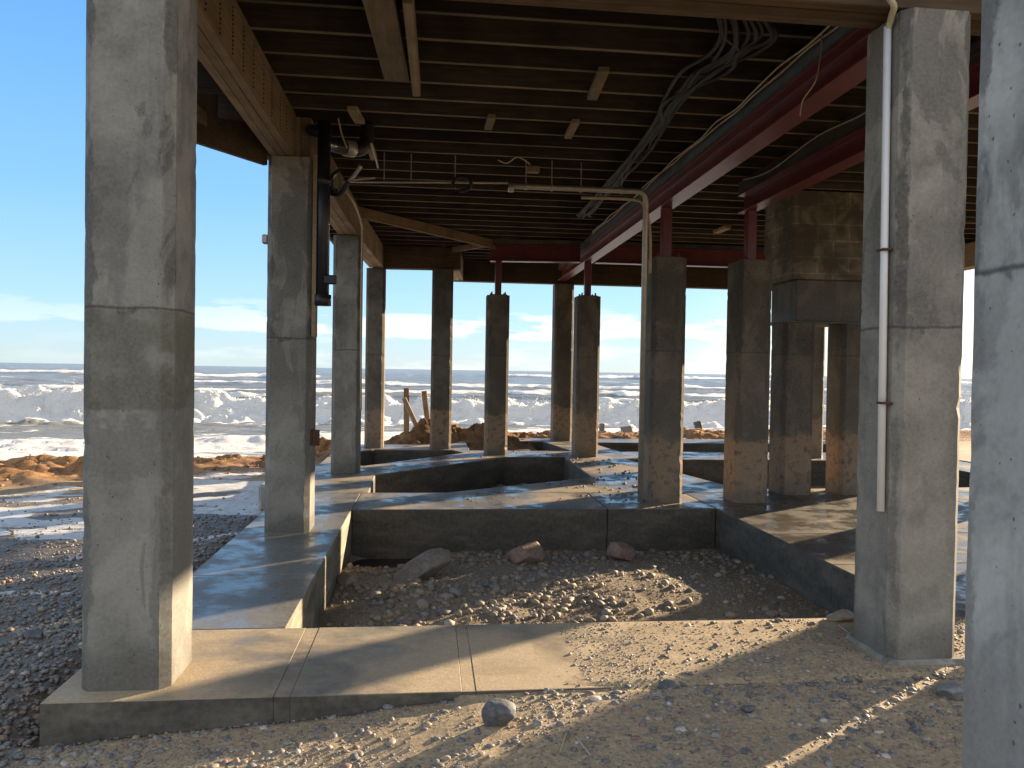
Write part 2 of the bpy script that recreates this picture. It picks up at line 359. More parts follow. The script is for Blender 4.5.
def gz(x, y, detail=True):
    x = np.asarray(x, float); y = np.asarray(y, float)
    # shingle falling away left of the walk, sand rising over the front beam on the right
    zl = -.13-.022*np.clip(-1.63-x, 0, 40)-.018*np.clip(y-4, 0, 30)
    zf = np.interp(x, [-40, -1.7, -.55, .2, .8, 3, 40], [-.4, -.19, -.105, -.032, .0, .012, .02])-.012*sst(3.4, 2.2, y)
    w = sst(-1.55, -1.95, x); zf2 = np.where(y < 3.46, zf, np.where((x > .75), zf, -.35))
    z = zf2*(1-w)+(zl-.05*sst(4, 2.5, y))*w
    # sand washed over the front beam
    on = sst(.35, 1.4, x+.7*(3.95-y))*sst(4.44, 4.26, y)*sst(3.40, 3.5, y)
    z = np.where((y >= 3.40) & (y < 4.5) & (x > -1.0) & (x < 3.3), np.where(on > .02, -.02+.034*on-.25*sst(4.33, 4.45, y), z-.2*(x < .8)*(y > 3.46)), z)
    # pits
    p1 = (x > -1.25) & (x < 3.5) & (y > 4.40) & (y < 8.5)
    z1 = -.40+.15*np.exp(-((x-1.5)**2/1.7+(y-6.0)**2/1.1))+.07*np.exp(-((x-.2)**2/.5+(y-5.2)**2/.6))-.26*np.exp(-((x+.35)**2/.10+(y-7.75)**2/.09))-.05*sst(7.2, 7.9, y)
    z1 = z1+.07*sst(5.2, 4.5, y)+.18*np.exp(-((x-2.7)**2/.25+(y-4.6)**2/.3))
    z = np.where(p1, z1, z)
    rear = (x > -1.5) & (x < 9.2) & (y > 8.5) & (y < 16.5)
    zr = -.46+.12*(fbm(x*.8, y*.8, 3)-.5)+.32*np.exp(-((x-.5)**2/.5+(y-9.2)**2/.12))
    zr = zr+.22*sst(10.6, 9.2, y)*sst(3.3, 4.4, x)
    z = np.where(rear, zr, z)
    rs = (x >= 3.5) & (x < 9.2) & (y > 4.3) & (y <= 8.5); z = np.where(rs, -.35, z)
    z = np.where((x >= 3.3) & (y < 4.5), np.clip(zf, -1, .02), z)
    # berm and shore
    d = y-shore(x)
    out = (x < -1.75) | (y > 16.55) | (x > 9.35)
    lump = fbm(x*.9, y*1.3, 5); cl = np.clip((lump-.42)*3.0, 0, 1)
    ber = np.exp(-((d+.9)/1.3)**2)
    zb = np.where(x > -1.9, -.12-.015*(y-16), z)
    ramp = sst(-.1, 1.6, d)
    zout = np.where(y > 15.5, np.where(x > -3, -.14, z), z)
    zout = np.where(x > 9.35, -.12, zout)
    zout = zout+ber*(.13+(.10*sst(-9, -5, x)+.06)*cl*sst(3.0, -1.5, x)+.06*cl)*(y > 6)
    zout = zout*(1-ramp)+(-1.1-.02*np.clip(d, 0, 300))*ramp
    z = np.where(out, zout, z)
    if detail:
        soft = np.where(p1 | (x < -1.7), 1., .55)
        z = z+soft*(.05*(fbm(x*2.2, y*2.2, 4)-.5)+.022*(fbm(x*9, y*9, 3)-.5))*np.where(y < 3.45, 1.0, np.where((on > .02) & ~p1, .25, 1))
        z = z+.02*(fbm(x*26, y*26, 2)-.5)*(x < -1.7)+ber*out*(.12*(fbm(x*4, y*4, 3)-.5)+.15*(.5-np.abs(fbm(x*1.3+9, y*3.2, 4)-.5)*4)*sst(.3, .6, lump)+.07*(fbm(x*11, y*11, 2)-.5))
    return z
ax = np.concatenate([-np.geomspace(5000, 11, 34), np.arange(-10.5, -2.5, .075), np.arange(-2.5, 3.6, .028), np.arange(3.6, 11, .09), np.geomspace(11.2, 5000, 34)])
ay = np.concatenate([-np.geomspace(5000, 1, 30), np.arange(-.8, 1.7, .15), np.arange(1.7, 8.7, .028), np.arange(8.7, 21, .075), np.geomspace(21.3, 9000, 34)])
GX, GY = np.meshgrid(ax, ay)
GZ = gz(GX, GY)
GZ = np.where(GY > 60, -4, GZ)
dsh = GY-shore(GX)
bermA = np.exp(-((dsh+.9)/1.35)**2)*((GX < -1.7) | (GY > 16.3))
bermA = np.clip(bermA*1.5, 0, 1)
fx = fbm(GX*.55+3, GY*1.5, 5)
lf = (GX < -1.62)
foamA = .82*lf*np.clip(sst(.47, .66, fx+.20*sst(7.2, 9.2, GY)-.09)*sst(6.6, 8.2, GY+.22*(GX+3))*(1-bermA*1.1), 0, 1)
st = np.abs(GY-(5.75+.10*(-2.5-GX)+.55*(fbm(GX*.8, GX*0+4, 3)-.5)))
foamA = np.maximum(foamA, lf*sst(.20, .04, st)*sst(.42, .55, fbm(GX*2.5, GY*5, 4))*sst(-2.0, -2.5, GX))
st2 = np.abs(GY-(7.6+.9*(GX+2.2)+.4*(fbm(GX*1.2, GX*0+9, 3)-.5)))
foamA = np.maximum(foamA, lf*sst(.16, .03, st2)*sst(-3.6, -2.6, GX))
foamA = np.maximum(foamA, sst(-.4, .3, dsh)*((GX < -1.7) | (GY > 16.6)))
shA = np.clip(sst(-1.55, -1.75, GX)*(1-bermA)*sst(12.5, 9, GY), 0, 1)
shA = np.maximum(shA, (GX > -.8)*(GX < 3.15)*(GY > 4.4)*(GY < 8.05)*.55)
s = NT('beach_sand'); P = s.tc.outputs['Object']
big = s.noise(P, 1.1, 5, .6); med = s.noise(P, 9, 5, .65); fine = s.noise(P, 120, 3, .7); grit = s.noise(P, 45, 4, .75)
c = s.ramp(med, [(.3, (.33, .25, .16)), (.7, (.50, .385, .245))])
c = s.mix(s.math('MULTIPLY', s.sm(big, .45, .65), .45), c, (.31, .24, .16))
c = s.mix(.36, c, s.ramp(grit, [(.36, (.03, .028, .025)), (.5, (.20, .16, .11)), (.66, (.52, .44, .33))]))
sh = s.attr('shingle'); c = s.mix(sh, c, s.ramp(grit, [(.3, (.06, .052, .042)), (.55, (.155, .13, .098)), (.75, (.27, .225, .17))]))
be = s.attr('berm'); c = s.mix(be, c, s.ramp(s.noise(P, 4, 6, .7), [(.34, (.085, .042, .02)), (.5, (.30, .155, .07)), (.7, (.46, .27, .13))]))
fo = s.sm(s.math('ADD', s.attr('foam'), s.math('MULTIPLY', s.math('SUBTRACT', s.noise(P, 14, 5, .7), .5), .9)), .38, .62)
c = s.mix(s.math('MULTIPLY', fo, s.math('ADD', .08, s.math('MULTIPLY', s.noise(s.map(P, (1, 2.2, 1)), 7, 6, .75), 1.15), clamp=True)), c, (.74, .75, .75))
hh = s.math('ADD', s.math('MULTIPLY', grit, .7), s.math('MULTIPLY', med, .8))
r = s.math('SUBTRACT', .92, s.math('MULTIPLY', sh, .4))
M['ground'] = s.out(c, r, s.bump(s.math('ADD', hh, s.math('MULTIPLY', be, s.math('MULTIPLY', s.noise(s.map(P, (2, 7, 7)), 3, 6, .75), 6.))), .5, .010), spec=.3)
beach = grid_obj('beach', GX, GY, GZ, M['ground'], {'berm': bermA, 'foam': foamA, 'shingle': shA})
tag(beach, 'sandy shingle beach running under and around the raised house', None, None, 'structure')

# ------------------------------------------------------------------ sea
SEA = -.62
u = np.linspace(-1.35, 1.35, 900)
v = np.concatenate([np.linspace(6, 24, 130), np.geomspace(24.15, 120, 330), np.geomspace(121, 700, 150), np.geomspace(720, 9000, 26)])
UU, VV = np.meshgrid(u, v)
SX = UU*(VV+9)*(1+0*VV); SY = VV.copy()
def sea_fn(x, y):
    z = np.full(x.shape, SEA)
    near = sst(400, 60, y)
    z = z+.16*(fbm(x*.35, y*.9, 4)-.5)*near+.10*(fbm(x*.8+4, y*2.6, 4)-.5)*sst(140, 30, y)
    far = sst(28, 120, y)*sst(2500, 700, y)
    rn = 1-np.abs(2*fbm(x*.016+5, y*.06+.002*x, 3)-1)*2.2
    z = z+far*(.32*np.clip(rn, 0, 1)**2.2-.2)+sst(24, 60, y)*sst(600, 200, y)*(.24*np.clip(1-np.abs(2*fbm(x*.05+31, y*.19, 3)-1)*2.4, 0, 1)**2-.2)
    z = z+sst(24, 60, y)*.22*(fbm(x*.2, y*.5+9, 4)-.5)
    l1 = 1-np.abs(fbm(x*.30+2, y*1.05, 5)-.5)*9
    l2 = 1-np.abs(fbm(x*.10+40, y*.45, 5)-.5)*8
    l3 = 1-np.abs(fbm(x*.035+20, y*.17, 5)-.5)*7
    f = .55*sst(.2, .95, l1)*sst(90, 30, y)
    f = np.maximum(f, .26*sst(.3, 1.0, l2)*sst(260, 70, y))
    f = np.maximum(f, .10*sst(.4, 1.0, l3)*sst(1500, 200, y)*sst(30, 60, y))
    f = np.maximum(f, far*.55*sst(.75, 1.0, rn)*sst(.5, .62, fbm(x*.05+7, y*.15, 4)))
    for Y0, A, wf, wb, L, ph, sk, k in ((22.5, .22, .6, 2.2, 30, .4, .12, 1), (30, .92, 1.0, 2.6, 38, 2.0, .06, 2), (45, .60, 1.2, 4, 50, 4.1, .03, 3), (66, .40, 1.5, 6, 60, 1.1, .02, 4), (100, .5, 2.4, 8, 80, 3.0, .0, 5), (160, .8, 4, 14, 120, 5.2, .0, 6), (260, 1.2, 6, 20, 170, .9, 0, 7)):
        yc = Y0+sk*x+1.2*np.sin(x/L*2*np.pi/1.3+ph)+4.5*(Y0/40)*(fbm(x/14+31*k, x*0+k*3.1, 5)-.5)
        am = sst(.32, .64, fbm(x/(9+Y0*.16)+17*k, x*0+5*k, 4))
        if k <= 2: am = .72+.28*am
        d = y-yc
        pr = np.where(d < 0, np.exp(-(d/wf)**2), np.exp(-(d/wb)**2))
        s_ = 1/(1+Y0/70)
        rough = fbm(x*1.5*s_+3*k, y*3.2*s_, 6)
        z = z+A*am*pr
        ff = sst(-wf*3.4, -wf*1.7, d)*sst(wb*.4, .1, d)*sst(.12, .45, am)
        if k > 2: ff = ff*sst(.55, .95, am)*sst(wb*.12, 0, d)*sst(-wf*1.5, -wf*.3, d)
        z = z+ff*am*A*.75*(rough-.45)+ff*(k <= 3)*.11*(fbm(x*4.5, y*5, 3)-.5)+ff*(k == 2)*(.45*(np.abs(2*fbm(x*1.2+3, y*1.5+8, 5)-1)-.15)+.16*(fbm(x*3+1, y*3, 4)-.5))+(k == 2)*np.exp(-(d/.7)**2)*am*.42*(fbm(x*1.9+7, y*1.2, 5)-.35)
        f = np.maximum(f, ff*((.82 if k <= 2 else .66)+.9*(rough-.2)))
    sh = y-shore(x)
    f = np.maximum(f, sst(13, 5.0, sh)*(.56+.8*(fbm(x*.5+8, y*1.6, 5)-.35)))
    z = np.where(sh < 8, SEA+(z-SEA)*sst(.5, 8, sh)+.05*fbm(x*1.2, y*2.2, 4)*sst(-1, 2, sh), z)
    return z, np.clip(f, 0, 1.2)
SZ, SF = sea_fn(SX, SY)
s = NT('surf_water'); P = s.tc.outputs['Object']; fa = s.attr('foam')
n = s.noise(s.map(P, (1., 2.6, 2)), 1.6, 7, .74); n2 = s.noise(s.map(P, (.16, .8, .6)), 1.0, 7, .7)
fm = s.sm(s.math('ADD', fa, s.math('ADD', s.math('MULTIPLY', s.math('SUBTRACT', n, .5), 1.1), s.math('MULTIPLY', s.math('SUBTRACT', n2, .5), 1.3))), .44, .66)
wcol = s.mix(s.noise(s.map(P, (.05, .14, .1)), 1.0, 4), (.17, .175, .155), (.27, .26, .22))
c = s.mix(s.math('MULTIPLY', fm, .9), wcol, (.82, .80, .76))
M['sea'] = s.out(c, s.math('ADD', .28, s.math('MULTIPLY', fm, .5)), s.bump(s.math('ADD', s.math('ADD', n, n2), s.math('MULTIPLY', s.noise(P, 6, 6, .75), .5)), .7, .18), spec=.35)
sea = grid_obj('sea', SX, SY, SZ, M['sea'], {'foam': SF})
tag(sea, 'rough grey sea with rows of breaking white surf', None, None, 'structure')

n = 7000; xs = RNG.uniform(-22, 26, n); yc = 30+.06*xs+1.2*np.sin(xs/38*2*np.pi/1.3+2.0)+4.5*.75*(fbm(xs/14+62, xs*0+6.2, 5)-.5)
ys_ = yc+RNG.normal(-.15, .55, n); zs0 = sea_fn(xs, ys_)[0]; hh_ = RNG.exponential(.16, n)*np.clip(fbm(xs*.9, xs*0+2, 4)*2.2-.6, 0.05, 1.4)
vv, ff_ = np.array([(1, 0, 0), (-1, 0, 0), (0, 1, 0), (0, -1, 0), (0, 0, 1), (0, 0, -1)], float), np.array([(0, 2, 4), (2, 1, 4), (1, 3, 4), (3, 0, 4), (2, 0, 5), (1, 2, 5), (3, 1, 5), (0, 3, 5)])
rr_ = RNG.uniform(.008, .03, n)/(1+hh_*2)
V_ = vv[None]*rr_[:, None, None]*RNG.uniform(.6, 1.5, (n, 1, 3))+np.stack([xs, ys_, zs0+hh_], -1)[:, None]
spray = raw_mesh('spray', V_.reshape(-1, 3), (ff_[None]+(np.arange(n)*6)[:, None, None]).reshape(-1, 3), plain('white_spray', (.78, .76, .72), .6))
tag(spray, 'white spray thrown up along the nearest breaking wave', None, None, 'stuff')
# ------------------------------------------------------------------ foundation
fnd = thing('concrete_foundation', (0, 6, 0), 'wet concrete foundation of wide ground beams framing sandy pits below the house', 'foundation')
ZB = -.75
def gb(x0, x1, y0, y1, mat, z1=0.0, z0=ZB, name='ground_beam', bev=.007): return MB().box(x0, x1, y0, y1, z0, z1).build(name, M[mat], fnd, bevel=bev)
g = .0015
XJ = [(-1.63, -.661, 'slab_front'), (-.589, .169, 'slab_front'), (.231, 1.35, 'slab_front'), (1.353, 3.10, 'slab_front')]
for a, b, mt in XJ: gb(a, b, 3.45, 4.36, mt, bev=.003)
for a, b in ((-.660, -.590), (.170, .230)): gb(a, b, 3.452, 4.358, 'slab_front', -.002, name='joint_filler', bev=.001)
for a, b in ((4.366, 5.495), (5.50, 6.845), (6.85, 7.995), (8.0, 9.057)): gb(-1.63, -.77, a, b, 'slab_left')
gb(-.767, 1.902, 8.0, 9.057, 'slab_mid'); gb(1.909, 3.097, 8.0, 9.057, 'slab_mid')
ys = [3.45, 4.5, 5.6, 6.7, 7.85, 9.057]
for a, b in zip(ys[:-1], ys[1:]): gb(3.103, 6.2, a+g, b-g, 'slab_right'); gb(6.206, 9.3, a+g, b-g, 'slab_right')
# rear part: one slab with five pits
outer = [(-1.63, 9.063), (9.3, 9.063), (9.3, 16.5), (1.0, 16.5), (.35, 14.9), (-1.63, 14.9)]
def slab_with_holes(outer, holes, z0, z1):
    mb = MB(); rings = [outer]+holes
    pts = [p for r in rings for p in r]
    tris = tessellate_polygon([[Vector((x, y, 0)) for x, y in r] for r in rings])
    n = len(pts)
    mb.v = [(x, y, z1) for x, y in pts]+[(x, y, z0) for x, y in pts]
    for t in tris: mb.f.append(tuple(t)); mb.f.append(tuple(i+n for i in reversed(t)))
    k = 0
    for r in rings:
        m = len(r)
        for i in range(m): a, b = k+i, k+(i+1) % m; mb.f.append((a, b, b+n, a+n))
        k += m
    return mb
p2 = [(-.68, 9.10), (.22, 9.10)]+PIT2[2:]
slab_with_holes(outer, [p2, PIT3, PIT4, PIT5, PIT6], ZB, 0.0).build('rear_slab', M['slab_mid'], fnd, bevel=.012)
# saw-cut lines on the left walk, shallow raised curb stones behind
cb = MB().box(-1.98, -1.70, 9.3, 9.75, -.4, .06).build('concrete_block', M['con_pale'], None, bevel=.03, loc=(-1.84, 9.5, -.4))
tag(cb, 'loose pale concrete block lying at the beach edge of the walk, behind the second column', 'concrete block')

# ------------------------------------------------------------------ columns
def column(x, y, w, h, label, mat='con', z0=-.3, d=None, ch=.040):
    d = d or w; mb = MB()
    W, D, e = w/2, d/2, ch
    ring = [(-W+e, -D), (W-e, -D), (W, -D+e), (W, D-e), (W-e, D), (-W+e, D), (-W, D-e), (-W, -D+e)]
    zs = [z0]+list(np.linspace(0.0, h, 64)); n = 8; rr = random.Random(int(x*1000+y*77))
    for k, z in enumerate(zs):
        e0, e1, e2, e3 = (e+(rr.uniform(.004, .016) if rr.random() < .07 else rr.uniform(0, .003)) for _ in range(4))
        for (a, b) in [(-W+e0, -D), (W-e1, -D), (W, -D+e1), (W, D-e2), (W-e2, D), (-W+e3, D), (-W, D-e3), (-W, -D+e0)]:
            mb.v.append((a, b, z))
    for k in range(len(zs)-1):
        for i in range(n): mb.f.append((k*n+i, k*n+(i+1) % n, (k+1)*n+(i+1) % n, (k+1)*n+i))
    mb.f.append(tuple(range(n-1, -1, -1))); mb.f.append(tuple((len(zs)-1)*n+i for i in range(n)))
    o = mb.build('concrete_column', M[mat]); o.location = (x+W, y+D, 0)
    return tag(o, label, 'column', 'concrete columns under the raised house')
CT = 3.275
column(-1.524, 3.56, .385, CT, 'thick grey concrete column at the front left corner, green stain below its pour line', 'con_green')
column(-1.415, 6.87, .385, CT, 'grey concrete column behind the corner one, black drain pipe hanging on it')
column(-1.335, 10.79, .38, CT, 'grey concrete column with peeling pale blotches, third along the left walk')
column(-1.16, 14.2, .34, CT, 'tan concrete column with a sunlit right edge at the far end of the left walk', 'con_tan')
column(.03, 14.05, .385, CT, 'tall concrete column standing beside the leaning wooden posts', 'con_tan')
column(.97, 13.13, .385, 2.74, 'short concrete column carrying a red post, in front of the brown matting', 'con_tan')
column(2.585, 15.85, .40, CT, 'tall tan concrete column under the far timber beam, beside a shorter one', 'con_tan')
column(2.49, 12.88, .40, 2.74, 'short concrete column with a red post below the far end of the long red beam', 'con_tan')
column(2.455, 8.35, .395, 2.74, 'short stout concrete column with a pale pipe running up its left side', 'con_tan')
column(3.445, 8.33, .395, 2.735, 'short concrete column with an orange scoured foot and red post, left of the block pier', 'con_tan')
column(4.25, 8.88, .395, 2.085, 'low wet concrete column under the left corner of the block pier', 'con_tan')
column(5.0, 8.88, .395, 2.085, 'low concrete column with orange foot under the middle of the block pier', 'con_tan')
column(6.55, 12.88, .385, CT, 'far concrete column showing as a sliver between the two pier columns', 'con_tan')
column(2.31, 3.60, .375, CT, 'big grey concrete column at the right with a white conduit strapped to it', 'con')
column(1.294, 1.36, .40, 4.2, 'nearest concrete column, pale bluish face filling the right edge', 'con_pale')
# columns further right, outside the view, that carry the house and shade the floor
for (x, y) in ((3.52, 3.75), (7.62, 8.88), (8.75, 12.88), (8.75, 8.06), (8.75, 4.2), (6.45, 15.85), (8.75, 15.85)):
    column(x, y, .39, CT, 'concrete column carrying the right hand side of the house', 'con_tan')
gz_foot = MB().prism([(2.285, 3.57), (2.72, 3.57), (2.72, 4.0), (2.285, 4.0)], -.3, .035).build('column_footing', M['con'], None, bevel=.02, loc=(2.5, 3.8, -.3))
tag(gz_foot, 'thin concrete footing showing at the sand around the white conduit column', 'footing')

# ------------------------------------------------------------------ red steel
def steel_post(x, y, z0, z1, label):
    t = thing('steel_post', (x, y, z0), label, 'steel post', 'red steel posts on the short columns')
    MB().box(x-.15, x+.15, y-.15, y+.15, z0, z0+.018).build('base_plate', M['steel'], t, bevel=.003)
    MB().box(x-.055, x+.055, y-.055, y+.055, z0+.0185, z1).build('shaft', M['steel'], t, bevel=.008)
    for sx in (-1, 1):
        for sy in (-1, 1):
            MB().tube([(x+sx*.115, y+sy*.115, z0+.0182), (x+sx*.115, y+sy*.115, z0+.06)], .014, 6).build('bolt', M['rust'], t)
RB = 3.33
steel_post(1.165, 13.32, 2.74, RB-.002, 'thin red steel post on the short column in front of the brown matting')
steel_post(2.69, 13.08, 2.74, RB-.002, 'red steel post under the far end of the long red beam')
steel_post(2.655, 8.55, 2.74, RB-.002, 'red steel post at mid span of the long red beam, beside the pale pipe')
steel_post(3.645, 8.53, 2.735, RB-.002, 'red steel post beside the block pier')
def ibeam(a, b, z0, z1, w, label, plate=True):
    a = Vector((a[0], a[1], 0)); b = Vector((b[0], b[1], 0)); d = (b-a).normalized(); sd = Vector((d.y, -d.x, 0))
    t = thing('steel_beam', ((a+b)/2+Vector((0, 0, z0))), label, 'steel beam', 'red steel floor beams')
    prof = [(-w/2, z0), (w/2, z0), (w/2, z0+.018), (.008, z0+.026), (.008, z1-.026), (w/2, z1-.018), (w/2, z1), (-w/2, z1), (-w/2, z1-.018), (-.008, z1-.026), (-.008, z0+.026), (-w/2, z0+.018)]
    mb = MB(); n = len(prof)
    for p in (a, b):
        for (q, z) in prof: mb.v.append(tuple(p+sd*q+Vector((0, 0, z))))
    mb.f = [(i, (i+1) % n, n+(i+1) % n, n+i) for i in range(n)]+[tuple(range(n)), tuple(range(2*n-1, n-1, -1))]
    mb.build('girder', M['steel'], t, bevel=.002)
    if plate:
        MB().board(a+Vector((0, 0, (z1+3.697)/2+.001)), b+Vector((0, 0, (z1+3.697)/2+.001)), w*.9, 3.694-z1).build('nailer_plank', M['grey_plank'], t)
    return t
mainb = ibeam((2.62, 3.98), (2.71, 15.75), RB, 3.55, .19, 'long dark red steel beam running away over two short columns')
secb = ibeam((3.68, 3.4), (3.645, 8.72), RB, 3.55, .17, 'second dark red steel beam ending on the post beside the block pier')
ibeam((1.02, 13.30), (2.56, 13.10), RB, 3.62, .17, 'short red cross beam between the two far red posts')
ibeam((2.82, 13.10), (9.0, 13.10), RB, 3.62, .17, 'red cross beam running right from the far end of the long red beam')
# ------------------------------------------------------------------ timber beams
def tbeam(a, b, z0, z1, w, label, mat='beam', plies=3, name='timber_beam'):
    a = Vector(a); b = Vector(b); c = (a+b)/2
    t = thing(name, (c.x, c.y, z0), label, 'timber beam', 'timber beams along the edge of the house')
    d = (b-a).normalized(); sd = Vector((d.y, -d.x, 0)); pw = w/plies
    for k in range(plies):
        o = sd*((k-(plies-1)/2)*pw); e = random.uniform(-.004, .004)
        MB().board((a.x+o.x, a.y+o.y, (z0+z1)/2+e), (b.x+o.x, b.y+o.y, (z0+z1)/2+e), pw-.003, z1-z0-.012).build('ply', M[mat], t, bevel=.004)
    return t
lb1 = tbeam((-1.305, 3.55), (-1.30, 7.0), CT+.004, 3.69, .20, 'nailed timber beam running over the front left column to the drain pipe')
rr = random.Random(3)
for k in range(11):
    y = 3.95+k*.29+rr.uniform(-.03, .03); mb = MB(); m = rr.randint(9, 12)
    for j in range(m):
        z = 3.33+j*.3/m; xx = -1.2035
        mb.tube([(xx-.004, y+rr.uniform(-.006, .006), z), (xx+.0035, y+rr.uniform(-.006, .006), z)], .0075, 6)
    mb.build('nail_row', M['nail'], lb1)
tbeam((-1.215, 7.08), (-1.13, 11.0), CT+.004, 3.69, .27, 'orange toned timber beam between the drain pipe column and the blotched column')
tbeam((-1.12, 11.03), (-.98, 14.22), CT+.004, 3.69, .26, 'last timber beam of the left row, running to the sea end')
tbeam((-1.05, 14.36), (.55, 14.24), CT+.004, 3.69, .26, 'timber beam at the sea end between the two left columns', 'beam_x')
tbeam((.35, 16.03), (9.1, 16.03), CT+.004, 3.69, .26, 'long timber beam across the sea end behind the far columns', 'beam_x')
tbeam((.42, 14.42), (.55, 15.88), CT+.004, 3.69, .24, 'short timber beam joining the two lines at the sea end', 'beam')
tbeam((-1.05, 3.76), (3.5, 3.76), CT+.004, 3.69, .24, 'timber header over the two front columns at the top of the view', 'beam_x')
tbeam((8.95, 4.0), (8.95, 15.88), CT+.004, 3.69, .26, 'timber beam along the far right side of the house')
# ------------------------------------------------------------------ raised house (floor seen from below)
house = thing('raised_house', (3.7, 9, 3.7), 'raised timber house seen from below, rows of dark floor joists over the columns', 'house')
JT = .038
y = 3.762; jn = 0
rj = random.Random(5)
while y < 16.0:
    x0 = -1.70 if y > 4.2 else -1.70
    zz = 3.70+rj.uniform(-.004, .004)
    xa, xb = (-1.70, 9.15) if y < 14.3 else (.3, 9.15)
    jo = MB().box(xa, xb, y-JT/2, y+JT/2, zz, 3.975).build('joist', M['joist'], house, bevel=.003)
    jo.data.materials.append(M['joist_bounce_edge'])
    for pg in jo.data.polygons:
        if pg.normal.z < -.5: pg.material_index = 1   # lower edge coloured paler to carry light bounced off the sand
    y += .393; jn += 1
foot = [(-1.75, 3.35), (9.2, 3.35), (9.2, 16.45), (.25, 16.45), (.05, 14.75), (-1.75, 14.75)]
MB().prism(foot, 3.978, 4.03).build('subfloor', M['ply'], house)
def rim(pts, z0, z1, nm='rim_board'):
    for (a, b) in zip(pts[:-1], pts[1:]): MB().board((a[0], a[1], (z0+z1)/2), (b[0], b[1], (z0+z1)/2), .045, z1-z0).build(nm, M['beam_x'], house)
rim([(-1.725, 3.40), (-1.725, 6.2)], 3.70, 3.975)
rim([(-1.93, 6.2), (-1.44, 6.92)], 3.20, 3.70, 'fascia_board'); rim([(-1.93, 5.0), (-1.93, 6.18)], 3.24, 3.70, 'fascia_board')
MB().board(onz(190, 106, 3.42), onz(232, 147, 3.36), .045, .10).build('blocking_board', M['beam'], house)
rim([(-1.725, 6.25), (-1.725, 14.7), (.05, 14.7), (.27, 16.42), (9.17, 16.42), (9.17, 3.4), (-1.70, 3.4)], 3.66, 3.975)
MB().prism([(-1.5, 3.6), (9.0, 3.6), (9.0, 16.2), (.4, 16.2), (.2, 14.5), (-1.5, 14.5)], 4.033, 7.2).build('wall', M['siding'], house)
rf = MB(); rf.v = [(-2, 3.2, 7.203), (9.5, 3.2, 7.203), (9.5, 14.9, 7.203), (-2, 14.9, 7.203), (-2, 9, 9.0), (9.5, 9, 9.0)]
rf.f = [(0, 1, 5, 4), (2, 3, 4, 5), (1, 2, 5), (3, 0, 4), (3, 2, 1, 0)]; rf.build('roof', M['roof'], house)
# blocking between beam and fascia on the left overhang
for yy in (4.6, 5.2, 5.8, 6.4):
    MB().box(-1.70, -1.42, yy-.02, yy+.02, 3.42, 3.68).build('blocking', M['joist'], house)
# ------------------------------------------------------------------ block pier
pier = thing('block_pier', (5.1, 9.3, 2.09), 'stained concrete block pier resting on two low columns at the right', 'block pier')
MB().box(4.36, 6.0, 8.93, 9.75, 2.62, 3.69).build('upper_blocks', M['block'], pier, bevel=.006)
MB().box(4.43, 6.0, 8.96, 9.66, 2.105, 2.617).build('lower_blocks', M['render'], pier, bevel=.012)
MB().box(4.2, 5.95, 8.86, 9.62, 2.088, 2.103).build('bearing_plate', M['render'], pier)
# ------------------------------------------------------------------ boards, blocks and battens under the joists
def plank(a, b, w, h, label, name='timber_board', mat='beam', cat='board', up=(0, 0, 1), grp=None):
    c = (Vector(a)+Vector(b))/2
    o = MB().board(a, b, w, h, up).build(name, M[mat], None, bevel=.004, loc=c); return tag(o, label, cat, grp)
a0 = onz(352, 212, 3.67); b0 = onz(492, 243, 3.67)
plank(onz(350, 210, 3.62), onz(500, 246, 3.62), .045, .15, 'long diagonal brace board under the joists beyond the drain pipe')
plank(onz(440, 252, 3.64), onz(494, 243, 3.64), .05, .09, 'short pale brace board meeting the diagonal brace near the far red post')
p0 = onz(378, -6, 3.655); p1 = onz(397, 76, 3.655); q0 = onz(392, -8, 3.63); q1 = onz(405, 88, 3.63)
plank(p0, p1, .19, .07, 'wide flat board nailed under the nearest joists', mat='batten')
plank((q0.x+.09, q0.y, 3.63), (q1.x+.09, q1.y, 3.63), .06, .125, 'narrow board on edge beside the wide flat board under the nearest joists', mat='batten')
for (x, y, x2, y2, w, lab) in ((592, 98, 604, 69, .085, 'largest pale batten block nailed under the joists, right of centre'), (568, 137, 576, 121, .07, 'small pale batten block below the largest one, left of the cable bundle'), (488, 128, 492, 116, .07, 'pale square block under the joists near the middle')):
    a = onz(x, y, 3.675); b = onz(x2, y2, 3.675)
    plank(a, b, w, .04, lab, 'wood_block', 'batten', 'wood block', grp='pale blocks nailed under the joists')
plank(onz(352, 108, 3.67), onz(360, 122, 3.67), .09, .04, 'brown block between joists left of the white stub', 'wood_block', 'batten', 'wood block', grp='pale blocks nailed under the joists')
plank(onz(368, 140, 3.66), onz(374, 158, 3.66), .07, .05, 'brown block hanging beside the drain elbow', 'wood_block', 'batten', 'wood block', grp='pale blocks nailed under the joists')
plank(onz(716, 232, 3.66), onz(728, 227, 3.66), .10, .05, 'pale scrap block under the joists right of the long red beam', 'wood_block', 'batten', 'wood block', grp='pale blocks nailed under the joists')
